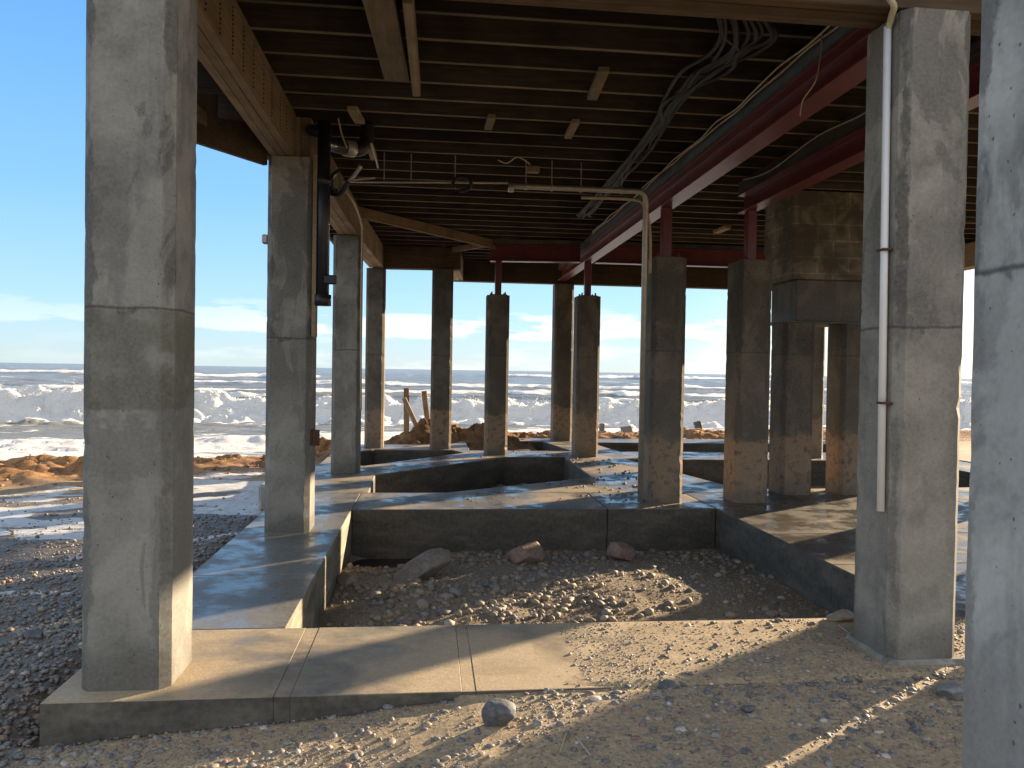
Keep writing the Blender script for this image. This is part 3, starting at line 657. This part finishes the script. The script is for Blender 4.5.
# ------------------------------------------------------------------ services
# white conduit on the right column
cx, cy = 2.285, 3.80
con = thing('white_conduit', (cx, cy, .75), 'white plastic conduit strapped to the big right column, yellow hose at its top', 'conduit')
pa = onX(880, 511, 2.28); pb = onX(887, 27, 2.28)
MB().tube([(2.283, pa.y, pa.z), (2.283, pb.y, pb.z)], .0185, 14).build('pipe', M['pvc'], con, smooth=True)
MB().tube(smoothpath([(2.283, pb.y, pb.z-.02), (2.283, pb.y-.02, pb.z+.012), (2.272, 3.66, pb.z+.03), (2.25, 3.605, pb.z+.055), (2.215, 3.60, pb.z+.10), (2.16, 3.60, pb.z+.20)]), .0155, 10).build('hose', M['hose'], con, smooth=True)
for yy in (250, 403):
    p = onX(884, yy, 2.28); MB().box(2.256, 2.311, p.y-.034, p.y+.034, p.z-.006, p.z+.006).build('clamp', M['rust'], con, bevel=.004)
# pale steel pipe across under the joists and down the short stout column
pp = thing('service_pipe', (2.3, 8.25, 0), 'pale steel pipe crossing under the joists and running down a short stout column', 'pipe')
yq = 8.22
l = onY(511, 186, yq); r_ = onY(634, 193, yq)
MB().tube(smoothpath([(l.x, yq, l.z), (r_.x-.05, yq, l.z), (2.27, yq, l.z-.012), (2.325, yq+.03, l.z-.08), (2.335, yq+.06, l.z-.25)], 6)+[(2.345, 8.31, .02)], .03, 12).build('pipe', M['galv'], pp, smooth=True)
MB().tube([(l.x, yq, l.z+.02), (l.x, yq, l.z-.06)], .034, 10).build('end_elbow', M['galv'], pp, smooth=True)
MB().tube(smoothpath([(1.62, yq+.08, l.z-.075), (2.2, yq+.08, l.z-.075), (2.33, yq+.1, l.z-.14), (2.40, yq+.1, l.z-.4), (2.41, yq+.1, 2.55)], 6), .017, 8).build('branch_pipe', M['hose'], pp, smooth=True)
for xx in (1.0, 1.28, 1.6, 2.05):
    MB().tube([(xx, yq, l.z), (xx, yq, 3.71)], .006, 6).build('hanger_rod', M['galv'], pp)
    MB().tube([(xx-.014, yq, l.z), (xx+.014, yq, l.z)], .036, 12).build('hanger_ring', M['galv'], pp, smooth=True)
tp = thing('thin_pipe', (0, 8.3, 3.45), 'thin grey water pipe on hangers running left towards the drain pipe', 'pipe')
la = onY(352, 182, 8.2); lb = onY(508, 183, 8.2)
MB().tube([(la.x-.1, 8.2, la.z), (lb.x, 8.2, lb.z)], .013, 8).build('pipe', M['galv'], tp, smooth=True)
for px in (384, 411, 455): p = onY(px, 182, 8.2); MB().tube([(p.x, 8.2, p.z), (p.x, 8.2, 3.71)], .007, 6).build('hanger_rod', M['galv'], tp)
lo = [onY(462+9*math.cos(a), 184+7*math.sin(a), 8.1) for a in np.linspace(math.pi*.8, math.pi*2.6, 20)]
hc = MB().tube(lo, .02, 8).build('coiled_cable', M['cable'], None, smooth=True, loc=lo[0]); tag(hc, 'small coil of black cable hanging beside the thin grey pipe', 'cable')
jb = thing('junction_box', onz(533, 168, 3.66), 'small pale junction box under the joists above the pale steel pipe', 'junction box')
pj = onz(533, 170, 3.66); MB().box(pj.x-.07, pj.x+.07, pj.y-.05, pj.y+.05, 3.63, 3.698).build('box', M['batten'], jb, bevel=.008)
MB().tube(smoothpath([onz(498, 160, 3.69), onz(507, 163, 3.67), onz(518, 157, 3.68), onz(530, 164, 3.67)], 6), .008, 6).build('lead', M['wire'], jb, smooth=True)
# black drain at the second left column
dr = thing('drain_pipe', (-.95, 6.95, 2.0), 'black drain pipe hanging beside the second left column with elbows at its top', 'drain pipe')
dx, dy = -.945, 6.93
MB().tube([(dx, dy, 2.03), (dx, dy, 3.60)], .058, 16).build('downpipe', M['black'], dr, smooth=True)
MB().tube([(dx, dy, 1.995), (dx, dy, 2.09)], .078, 16).build('collar', M['black'], dr, smooth=True)
MB().tube([(dx, dy, 3.05), (dx, dy, 3.12)], .066, 16).build('collar', M['black'], dr, smooth=True)
e0 = onY(330, 152, 7.3); e1 = onY(352, 150, 7.3)
MB().tube(smoothpath([(dx, dy, 3.42), (-.88, 7.05, 3.44), (-.74, 7.2, 3.45), (-.66, 7.25, 3.47), (-.61, 7.28, 3.54), (-.60, 7.3, 3.72)], 5), .062, 14).build('elbow_pipe', M['black'], dr, smooth=True)
MB().tube([(-.79, 7.15, 3.445), (-.72, 7.21, 3.455)], .074, 14).build('coupling', M['galv'], dr, smooth=True)
MB().tube(smoothpath([(dx, dy, 3.5), (dx-.1, dy+.02, 3.53), (-1.07, 6.98, 3.54)], 4), .05, 12).build('branch_pipe', M['black'], dr, smooth=True)
MB().box(dx+.02, dx+.13, dy-.07, dy-.02, 2.18, 2.26).build('valve', M['black'], dr, bevel=.01)
wl = thing('wire_tangle', (-.85, 7.0, 3.3), 'tangle of silver and black wires looped around the drain elbow', 'wires')
for path, r, mt in (([(338, 118), (342, 135), (347, 148)], .008, 'wire'), ([(371, 143), (376, 160), (378, 168)], .008, 'pvc'), ([(361, 166), (352, 178), (342, 188), (334, 190), (331, 180), (336, 172)], .018, 'galv'), ([(348, 182), (342, 192), (334, 195), (328, 188)], .022, 'black'), ([(375, 178), (352, 181), (340, 192)], .009, 'wire'), ([(340, 170), (332, 176), (333, 190), (345, 186), (360, 168)], .016, 'cable')):
    MB().tube(smoothpath([onY(x, y, 6.95+.05*i) for i, (x, y) in enumerate(path)], 6), r, 7).build('wire', M[mt], wl, smooth=True)
w2 = MB().tube(smoothpath([onY(345, 190, 8.6), onY(354, 203, 8.9), onY(361, 222, 9.8), onY(362, 240, 10.7), onY(361, 330, 10.75), onY(361, 410, 10.75)], 8), .013, 7).build('conduit_wire', M['wire'], None, smooth=True, loc=(-.9, 10.7, 1))
tag(w2, 'thin tan wire running down the right edge of the third left column', 'wire')
bt1 = MB().board((-1.012, 6.94, 1.72), (-1.012, 6.94, 3.30), .035, .12, up=(0, 1, 0)).build('timber_batten', M['batten'], None, bevel=.003, loc=(-1.01, 6.94, 2.5))
tag(bt1, 'tan vertical batten fixed between the second left column and the drain pipe', 'batten')
br = thing('steel_bracket', (-1.0, 6.95, .8), 'rusty steel bracket bolted low on the right side of the second left column', 'bracket')
q = onY(318, 437, 6.98)
MB().box(-1.028, -1.012, 6.90, 7.05, q.z-.07, q.z+.07).build('plate', M['rust'], br, bevel=.003)
MB().box(-1.011, -.95, 6.90, 6.915, q.z-.07, q.z+.07).build('tab', M['rust'], br, bevel=.003)
MB().tube([(-.99, 6.885, q.z), (-.99, 6.93, q.z)], .014, 6).build('bolt', M['rust'], br)
lb = onY(266, 238, 6.95)
b2 = MB().box(-1.47, -1.418, 6.93, 7.0, lb.z-.05, lb.z+.03).build('hook_bracket', M['galv'], None, bevel=.01, loc=(-1.44, 6.96, lb.z)); tag(b2, 'small grey bracket on the outer side of the second left column', 'bracket')
# cable bundle under the joists
cbn = thing('cable_bundle', onz(660, 110, 3.64), 'sagging bundle of black cables strapped under the joists beside the long red beam', 'cables')
trunk = [(716, 13), (727, 30), (722, 48), (700, 68), (672, 98), (658, 122), (640, 150), (616, 178), (592, 206), (583, 214)]
tr = [onz(x, y, 3.66) for x, y in trunk]
starts = [(716, 10), (719, 10), (724, 10), (729, 11), (733, 10), (740, 12), (745, 12), (752, 12), (756, 12), (758, 12)]
rc = random.Random(9)
for k, (sx, sy) in enumerate(starts):
    off = (k-4.5)*.022
    pts = [onz(sx, sy, 3.685)]
    w = [.9, .6, .25, 0, 0, 0]
    for i, p in enumerate(tr[1:]):
        lag = max(0, 1-.3*i)
        x, yy = trunk[i+1]
        q = onz(x+(sx-716)*lag*.9, yy, 3.66)
        pts.append(q+Vector(((-1 if i % 2 and k % 2 else 1)*off*(.35+.75*math.sin(i*.7+k)**2)+rc.uniform(-.03, .03), 0, -.02-.028*rc.random())))
    MB().tube(smoothpath(pts, 6), .012+.006*rc.random(), 7).build('cable', M['cable'], cbn, smooth=True)
for i in (3, 5, 6, 8): 
    p = tr[i]; MB().tube([(p.x-.07, p.y, p.z-.045), (p.x+.07, p.y+.02, p.z-.045)], .007, 6).build('cable_tie', M['cable'], cbn)
# wires lying along the steel beam's plank
for k, (xo, zo, mt, lab) in enumerate(((-.115, 3.66, 'wire', 'tan wire looping along the plank on top of the long red beam'), (-.125, 3.685, 'hose', 'yellowish wire draped over the joists above the long red beam'))):
    pts = [(2.62+(yy-3.98)*.0076+xo+rc.uniform(-.015, .012), yy, zo+rc.uniform(-.02, .012)) for yy in np.arange(4.15, 12.4, .42)]
    o = MB().tube(smoothpath(pts, 4), .008, 6).build('wire', M[mt], None, smooth=True, loc=pts[0]); tag(o, lab, 'wire')
mem = MB().board((2.528, 4.1, 3.60), (2.594, 12.5, 3.60), .006, .06).build('membrane_strip', M['blue_tape'], None, loc=(2.52, 8, 3.66)); tag(mem, 'blue grey membrane strip along the plank above the long red beam', 'strip')
o = MB().tube(smoothpath([onX(822, 33, 2.5), onX(820, 60, 2.49), onX(815, 82, 2.48), onX(803, 100, 2.48), onX(800, 116, 2.48)], 6), .0045, 6).build('loose_wire', M['wire'], None, smooth=True, loc=(2.5, 5, 3.5)); tag(o, 'loose white wire dangling in front of the long red beam', 'wire')
o = MB().tube(smoothpath([(3.56, 5.2, 3.68), (3.54, 6.0, 3.62), (3.53, 6.8, 3.66), (3.54, 7.8, 3.60), (3.53, 8.5, 3.67)], 6), .008, 6).build('wire', M['wire'], None, smooth=True, loc=(3.5, 6, 3.6)); tag(o, 'thin wire along the top of the second red beam', 'wire')
# ------------------------------------------------------------------ shore things
def wpost(a, b, w, label):
    a = Vector(a); b = Vector(b)
    o = MB().board(a, b, w, w, up=(0, 1, .01), segs=4, wob=.006).build('wooden_post', M['beam'], None, bevel=.01, loc=a); tag(o, label, 'post', 'broken wooden posts at the shore')
Yp = 17.2
pt = onY(406.5, 388, Yp); pb = onY(406.5, 436, Yp); wpost((pb.x, Yp, -.5), pt, .12, 'upright brown wooden post, leftmost at the shore')
pt = onY(404, 398, Yp-.3); pb = onY(424, 436, Yp-.3); wpost(pb+Vector((.12, 0, -.4)), pt, .10, 'brown wooden post leaning steeply across the upright one')
pt = onY(424, 391, Yp+.2); pb = onY(430, 436, Yp+.2); wpost(pb+Vector((.05, 0, -.4)), pt, .12, 'brown wooden post tilted slightly, next to the tall column')
for (x, y, w, h, tilt, lab) in ((602, 431, .13, .30, 0, 'small dark stump standing on the far sand'), (627, 429, .26, .17, .05, 'low wide broken stump on the far sand'), (699, 430, .17, .32, .12, 'leaning grey stump on the far sand between two columns')):
    p = onY(x, y+4, 19.5)
    mb = MB().board((p.x+tilt, 19.5, -.5), (p.x-tilt*.6, 19.5, p.z+h), w, w*.8, up=(0, 1, .01), segs=4, wob=.012)
    o = mb.build('wooden_stump', M['grey_plank'], None, bevel=.012, loc=(p.x, 19.5, -.2)); tag(o, lab, 'stump', 'broken stumps at the waterline')
# brown geotextile matting heaped at the end of the foundation
nx, ny = 150, 60
mx, my = np.meshgrid(np.linspace(-.85, 2.15, nx), np.linspace(15.0, 17.0, ny))
t_ = np.exp(-((my-16.05-.15*np.sin(mx*3))/.5)**2)
rid = 1-np.abs(fbm(mx*1.6+8, my*2.4, 4)-.5)*4
env = np.interp(mx, [-.85, -.5, -.05, .25, .55, .9, 1.3, 1.7, 2.15], [0, .25, .62, .55, .50, .42, .46, .2, 0])
mz = -.12+t_*env*(.48+.42*fbm(mx*2.2, my*2.2, 4))+t_*.10*rid*np.clip(env*4, 0, 1)+t_*.10*(1-np.abs(fbm(mx*4.5+3*my, my*3, 4)-.5)*5)+.06*(fbm(mx*12, my*12, 3)-.5)*t_
s = NT('brown_matting'); P = s.tc.outputs['Object']; n = s.noise(P, 5, 6, .7)
wv = s.n('TexWave'); s.put(wv.inputs['Vector'], s.map(P, (1, 1, 1), rot=(0, .3, .6))); wv.inputs['Scale'].default_value = 22; wv.inputs['Distortion'].default_value = 4
c = s.ramp(n, [(.3, (.085, .045, .022)), (.55, (.21, .115, .055)), (.75, (.36, .21, .10))])
M['mat'] = s.out(c, .95, s.bump(s.math('ADD', n, s.math('MULTIPLY', wv.outputs['Fac'], .25)), .6, .02), spec=.15)
mo = grid_obj('erosion_matting', mx, my, mz, M['mat']); sol = mo.modifiers.new('thick', 'SOLIDIFY'); sol.thickness = .02
tag(mo, 'heap of brown fibre matting crumpled at the sea end beside the wooden posts', 'matting')

# ------------------------------------------------------------------ rocks and pebbles
def ico(sub):
    bm = bmesh.new(); bmesh.ops.create_icosphere(bm, subdivisions=sub, radius=1)
    v = np.array([p.co[:] for p in bm.verts]); f = np.array([[q.index for q in p.verts] for p in bm.faces]); bm.free(); return v, f
I1, I2, I4 = ico(1), ico(2), ico(4)
def rock(px, py, sx, sy, sz, label, mat, seed, zg=None, sink=.3, rot=0, flat=0, tilt=(0, 0)):
    rg = np.random.default_rng(seed); v, f = I4[0].copy(), I4[1]
    for k in range(7):   # knock planes off the ball
        d = rg.normal(size=3); d /= np.linalg.norm(d); lim = rg.uniform(.42, .82); h = v@d
        v = v-np.outer(np.clip(h-lim, 0, None)*.95, d)
    v = v*(1+.16*(fbm(v[:, 0]*1.6+seed, v[:, 1]*1.6+v[:, 2]*2.1, 4)-.5)[:, None]+.05*(fbm(v[:, 0]*7+seed, v[:, 2]*7+v[:, 1]*6, 3)-.5)[:, None])
    c, s_ = math.cos(rot), math.sin(rot); v = v*np.array([sx, sy, sz])
    v = np.stack([v[:, 0]*c-v[:, 1]*s_, v[:, 0]*s_+v[:, 1]*c, v[:, 2]], -1)
    o = raw_mesh('rock', v, f, M[mat]); g_ = float(gz(px, py)) if zg is None else zg
    o.location = (px, py, g_+sz*(1-2*sink)); o.rotation_euler = (tilt[0], tilt[1], 0); return tag(o, label, 'rock')
def rk(x, y, z, *a, **k):
    p = onz(x, y, z); return rock(p.x, p.y, *a, **k)
rk(424, 576, -.36, .30, .17, .15, 'large brown rock leaning by the dark hole in the pit', 'rock_brown', 21, rot=.25, tilt=(.1, -.42), sink=.3)
rk(530, 566, -.38, .19, .16, .15, 'rounded reddish brown rock against the back wall of the pit', 'rock_red', 2, sink=.25)
rk(621, 560, -.38, .14, .12, .13, 'blocky rust coloured rock below the crack in the back wall', 'rock_red', 3, sink=.2)
rk(345, 580, -.38, .12, .09, .07, 'tan flat rock at the foot of the sunlit left wall', 'rock_tan', 4)
rk(498, 744, -.11, .090, .075, .068, 'dark slate grey rounded rock on the near sand', 'rock_dark', 5, sink=.25)
rk(840, 626, -.02, .085, .06, .045, 'pale sunlit flat rock touching the big right column', 'rock_tan', 6, sink=.25)
rk(422, 613, -.36, .055, .05, .05, 'small round tan cobble at the left of the pit', 'rock_tan', 7)
rk(455, 600, -.34, .05, .05, .05, 'small egg shaped grey cobble in the middle of the pit', 'rock_grey', 8)
rk(668, 691, -.02, .045, .04, .03, 'small dark grey cobble alone on the sunlit sand', 'rock_dark', 9)
rk(952, 712, -.06, .07, .06, .05, 'mossy grey cobble beside the nearest column', 'rock_grey', 10)
rk(748, 724, -.06, .04, .035, .02, 'blue grey flat cobble in the shade of the big right column', 'rock_dark', 12)
rk(590, 552, -.36, .06, .05, .05, 'grey cobble between the two reddish rocks in the pit', 'rock_grey', 13)
rk(35, 648, -.22, .06, .04, .03, 'long dark cobble on the shingle left of the corner column', 'rock_dark', 14)
pd = MB().prism([(-.74, 7.45), (.05, 7.5), (.1, 7.97), (-.74, 7.97)], -.60, -.505).build('puddle', plain('dark_water', (.02, .018, .014), .08, 0, .2, 3, .02)); tag(pd, 'dark puddle in the hole at the back corner of the pit', None, None, 'structure')
# broken board scrap by the front beam
sp = onY(345, 716, 3.36)
o = MB().board((sp.x-.07, 3.37, -.115), (sp.x+.06, 3.40, -.10), .05, .012).build('glass_shard', plain('grey_green_glass', (.18, .24, .24), .15)); tag(o, 'flat grey green shard lying on pebbles against the front beam', 'shard')
for i, (x, y, x2, y2) in enumerate(((576, 752, 590, 770), (566, 748, 560, 765), (838, 640, 850, 650))):
    a = onz(x, y, -.06); b = onz(x2, y2, -.06)
    o = MB().tube([(a.x, a.y, float(gz(a.x, a.y))+.012), (b.x, b.y, float(gz(b.x, b.y))+.012)], .003, 6).build('dry_stick', M['wire'], None, loc=a); tag(o, ('thin pale stick on the near sand right of the slate rock', 'short thin stick nearest the slate rock', 'pale stick on the sand at the left foot of the big right column')[i], 'stick')

def scatter(name, xs, ys, rs, mat, label, ico_, flat=(.45, .8), lift=.25, zoff=0):
    v, f = ico_; n = len(xs); m = len(v)
    zs = gz(xs, ys)+zoff
    sc = np.stack([rs*RNG.uniform(.8, 1.35, n), rs*RNG.uniform(.7, 1.1, n), rs*RNG.uniform(*flat, n)], -1)
    V = v[None]*(1+.22*RNG.normal(size=(n, m, 1))*.5)*sc[:, None, :]
    tx = RNG.normal(0, .25, n); a = RNG.uniform(0, 6.283, n)
    ca, sa = np.cos(a)[:, None], np.sin(a)[:, None]; ct, st_ = np.cos(tx)[:, None], np.sin(tx)[:, None]
    y1 = V[..., 1]*ct-V[..., 2]*st_; z1 = V[..., 1]*st_+V[..., 2]*ct; x1 = V[..., 0]
    W = np.stack([x1*ca-y1*sa+xs[:, None], x1*sa+y1*ca+ys[:, None], z1+(zs+rs*lift)[:, None]], -1)
    F = (f[None]+(np.arange(n)*m)[:, None, None]).reshape(-1, 3)
    o = raw_mesh(name, W.reshape(-1, 3), F, mat); return tag(o, label, None, None, 'stuff')
def logr(n, a, b, p=1.6): return a*(b/a)**(RNG.random(n)**p)
# left beach shingle
n = 42000; yy = 2.3+8.2*RNG.random(n)**1.5; xx = -1.66-(RNG.random(n))*(.62*yy+.2)
k = (fbm(xx*1.3, yy*1.3, 3) > .30) & (RNG.random(n) < np.interp(yy, [2.3, 8, 10.5], [1, .8, .2])) & ~((yy < 3.2) & (RNG.random(n) < .45))
xx, yy = xx[k], yy[k]
fm_ = (fbm(xx*.55+3, yy*1.5, 5)+.20*sst(7.2, 9.2, yy)-.09 > .5) & (yy+.22*(xx+3) > 7.2) & (RNG.random(len(xx)) < .85)
xx, yy = xx[~fm_], yy[~fm_]
scatter('shingle', xx, yy, logr(len(xx), .005, .026, 2.1), M['peb_beach'], 'wet dark shingle covering the beach left of the walk', I1)
# pit
n = 17000; xx = RNG.uniform(-.74, 3.08, n); yy = RNG.uniform(4.40, 7.96, n)
k = RNG.random(n) < np.interp(fbm(xx*1.1+20, yy*1.6, 4), [.36, .5, .62], [.25, .6, 1])*np.interp(yy, [4.4, 5.6, 8], [1, .8, .75]); xx, yy = xx[k], yy[k]
k = ~((xx < .1) & (yy > 7.4)); xx, yy = xx[k], yy[k]
scatter('pit_shingle', xx, yy, logr(len(xx), .005, .045, 3.4), M['peb_pit'], 'sandy shingle filling the large pit', I1)
n = 16000; xx = RNG.uniform(-.74, 3.08, n); yy = RNG.uniform(4.45, 7.96, n); k = ~((xx < .1) & (yy > 7.4)); xx, yy = xx[k], yy[k]
scatter('pit_grit', xx, yy, logr(len(xx), .003, .010, 1.5), M['peb_pit'], 'fine gravel between the larger shingle in the pit', I1, (.5, .8), .2)
# near sand
n = 19000; xx = RNG.uniform(-2.0, 3.3, n); yy = RNG.uniform(1.75, 3.46, n)
k = RNG.random(n) < np.interp(fbm(xx*1.5+7, yy*1.5, 4), [.3, .5, .7], [.15, .55, 1]); xx, yy = xx[k], yy[k]
scatter('loose_pebbles', xx, yy, logr(len(xx), .0035, .024, 2.6), M['peb_sand'], 'loose mixed pebbles scattered over the near sand', I2, (.35, .65), .05)
n = 46000; xx = RNG.uniform(-2.0, 3.3, n); yy = RNG.uniform(1.9, 4.34, n); k = (yy < 3.45) | (xx > .75); xx, yy = xx[k], yy[k]; n = len(xx)
k = RNG.random(n) < np.interp(fbm(xx*2.2+3, yy*2.2, 4), [.3, .5, .65], [.1, .5, 1]); xx, yy = xx[k], yy[k]
zz_ = np.where(yy > 3.45, np.maximum(gz(xx, yy), 0)-gz(xx, yy), 0)
scatter('grit', xx, yy, logr(len(xx), .002, .0085, 1.8), M['peb_sand'], 'fine grit over the near sand', I1, (.4, .75), .1, zz_)
n = 2300; xx = .5+2.7*RNG.random(n)**.7; yy = RNG.uniform(3.40, 4.3, n)
k = (RNG.random(n) < sst(.3, 2.0, xx+.8*(3.9-yy))*.8) & ~((xx > 2.26) & (xx < 2.74) & (yy > 3.54)); xx, yy = xx[k], yy[k]
zz_ = np.maximum(gz(xx, yy), 0)-gz(xx, yy)
scatter('sand_pebbles', xx, yy, logr(len(xx), .003, .018, 4.0), M['peb_sand'], 'small pebbles strewn on the sand over the front beam', I2, (.4, .75), .25, zz_)
n = 6000; xx = RNG.uniform(-13, 10, n); d_ = RNG.normal(-.9, .75, n); yy = shore(xx)+d_
k = ((xx < -1.9) | (yy > 16.7)) & (d_ < .3) & (fbm(xx*2.2, yy*2.2, 4) > .45); xx, yy = xx[k], yy[k]
def clod_mat():
    s = NT('orange_clods'); g_ = s.n('NewGeometry'); c = s.ramp(g_.outputs['Random Per Island'], [(0, (.16, .085, .04)), (.35, (.30, .165, .075)), (.7, (.42, .25, .12)), (.9, (.10, .06, .035))], 'CONSTANT')
    n_ = s.noise(s.tc.outputs['Object'], 30, 4, .7); return s.out(s.mix(.3, c, s.ramp(n_, [(.3, .04), (.7, .4)])), .95, s.bump(n_, .5, .01), spec=.15)
scatter('clods', xx, yy, logr(len(xx), .010, .055, 2.6), clod_mat(), 'orange brown clods and weed scraps strewn over the bank at the waterline', I1, (.35, .7), .1)
# strewn over the rear slab
n = 1500; xx = RNG.uniform(-.6, 3.1, n); yy = RNG.uniform(8.02, 13.8, n)
k = (RNG.random(n) < sst(-.6, 2.4, xx)*.9) & (fbm(xx*1.4, yy*1.4, 3) > .45)
for pl in (PIT2, PIT3, PIT4, PIT6): k &= ~inpoly(xx, yy, pl)
xx, yy = xx[k], yy[k]
scatter('strewn_pebbles', xx, yy, logr(len(xx), .007, .03, 2.0), M['peb_pit'], 'pebbles strewn over the sandy middle slab', I1, (.4, .75), .25, -gz(xx, yy))
n = 2500; xx = RNG.uniform(-.6, 2.3, n); yy = RNG.uniform(9.1, 12.8, n); k = inpoly(xx, yy, PIT2); xx, yy = xx[k], yy[k]
scatter('rear_pit_shingle', xx, yy, logr(len(xx), .015, .06, 2.0), M['peb_pit'], 'shingle on the floor of the pit behind', I1)

# ------------------------------------------------------------------ sky and sun
w = bpy.data.worlds.new('World'); SC.world = w; w.use_nodes = True; nt = w.node_tree
bg = nt.nodes['Background']; bg.inputs['Strength'].default_value = .088
sk = nt.nodes.new('ShaderNodeTexSky'); sk.sky_type = 'NISHITA'; sk.sun_disc = False
sk.sun_elevation = SUN_EL; sk.sun_rotation = SUN_AZ; sk.air_density = 1.0; sk.dust_density = .1; sk.ozone_density = 2.0
def wn(t, **k):
    nd = nt.nodes.new('ShaderNode'+t)
    for a, v_ in k.items(): setattr(nd, a, v_)
    return nd
def wl_(a, b): nt.links.new(a, b)
tcw = wn('TexCoord'); sep = wn('SeparateXYZ'); wl_(tcw.outputs['Generated'], sep.inputs[0])
mp = wn('Mapping'); mp.inputs['Scale'].default_value = (5, 5, 26); wl_(tcw.outputs['Generated'], mp.inputs['Vector'])
nz = wn('TexNoise'); nz.inputs['Scale'].default_value = 1.5; nz.inputs['Detail'].default_value = 7; nz.inputs['Roughness'].default_value = .58; wl_(mp.outputs[0], nz.inputs['Vector'])
def wm(op, a, b=None, clamp=False):
    nd = wn('Math', operation=op, use_clamp=clamp)
    for i, x in enumerate((a, b)):
        if x is None: continue
        if isinstance(x, (int, float)): nd.inputs[i].default_value = x
        else: wl_(x, nd.inputs[i])
    return nd.outputs[0]
def wr(v_, a, b, c=0, d=1):
    nd = wn('MapRange', interpolation_type='SMOOTHSTEP'); wl_(v_, nd.inputs['Value'])
    for n_, q_ in zip(('From Min', 'From Max', 'To Min', 'To Max'), (a, b, c, d)): nd.inputs[n_].default_value = q_
    return nd.outputs[0]
z = sep.outputs[2]
band = wm('MULTIPLY', wr(z, .028, .05), wr(z, .085, .052))
cl = wm('MULTIPLY', wr(wm('ADD', nz.outputs['Fac'], wm('MULTIPLY', band, .20)), .60, .68), wr(z, .10, .05))
lowc = wm('MULTIPLY', wr(nz.outputs['Fac'], .42, .62), wm('MULTIPLY', wr(z, .055, .03), .55))
cl = wm('MAXIMUM', cl, lowc)
cl = wm('MULTIPLY', cl, wr(sep.outputs[0], -.42, -.05, .35, 1))
gr = wn('ValToRGB'); wl_(wm('MULTIPLY', wm('MAXIMUM', z, 0), 1.0), gr.inputs[0]); ce = gr.color_ramp.elements
for k_, (p_, c_) in enumerate(((0, (.25, .34, .39)), (.07, (.205, .345, .45)), (.2, (.12, .28, .49)), (.40, (.066, .205, .46)), (.75, (.20, .24, .29)))):
    e_ = ce[k_] if k_ < 2 else ce.new(p_)
    e_.position = p_; e_.color = (*c_, 1)
bk = wn('MixRGB'); wl_(wm('MULTIPLY', wr(sep.outputs[1], .25, -.35), .85), bk.inputs[0]); wl_(gr.outputs[0], bk.inputs[1]); bk.inputs[2].default_value = (.43, .44, .45, 1)  # rear sky paled as added fill for faces turned to the camera
dt = wm('ADD', wm('MULTIPLY', sep.outputs[0], math.sin(SUN_AZ)), wm('MULTIPLY', sep.outputs[1], math.cos(SUN_AZ)))
gl = wn('MixRGB'); wl_(wm('MULTIPLY', wm('MULTIPLY', wr(dt, .76, 1.0), wr(z, .30, .0)), .8), gl.inputs[0]); wl_(bk.outputs[0], gl.inputs[1]); gl.inputs[2].default_value = (.80, .74, .62, 1)
gs = wn('MixRGB', blend_type='MULTIPLY'); gs.inputs[0].default_value = 1; wl_(gl.outputs[0], gs.inputs[1]); gs.inputs[2].default_value = (7.7, 7.6, 7.7, 1)
sm_ = wn('MixRGB'); sm_.inputs[0].default_value = .86; wl_(sk.outputs[0], sm_.inputs[1]); wl_(gs.outputs[0], sm_.inputs[2])
mx_ = wn('MixRGB'); wl_(cl, mx_.inputs[0]); wl_(sm_.outputs[0], mx_.inputs[1])
br_ = wn('MixRGB', blend_type='MIX'); br_.inputs[0].default_value = .55; wl_(sm_.outputs[0], br_.inputs[1]); br_.inputs[2].default_value = (4.9, 4.6, 4.2, 1)
wl_(br_.outputs[0], mx_.inputs[2]); wl_(mx_.outputs[0], bg.inputs['Color'])
sl = bpy.data.lights.new('sun', 'SUN'); sl.energy = 5.0; sl.angle = math.radians(.55); sl.color = (1, .78, .52)
so = bpy.data.objects.new('sun', sl); COL.objects.link(so)
dv = Vector((math.sin(SUN_AZ)*math.cos(SUN_EL), math.cos(SUN_AZ)*math.cos(SUN_EL), math.sin(SUN_EL)))
so.rotation_euler = dv.to_track_quat('Z', 'Y').to_euler(); so.location = (20, 14, 12)
SC.view_settings.view_transform = 'Standard'; SC.view_settings.look = 'None'
SC.view_settings.exposure = 1.78; SC.view_settings.gamma = 1; SC.view_settings.use_curve_mapping = False
SC.render.engine = 'CYCLES'; SC.cycles.use_denoising = True; SC.cycles.max_bounces = 7; SC.cycles.diffuse_bounces = 5
SC.cycles.glossy_bounces = 3; SC.cycles.transmission_bounces = 2; SC.cycles.caustics_reflective = False; SC.cycles.sample_clamp_indirect = 8
SC.render.resolution_x = 1024; SC.render.resolution_y = 768
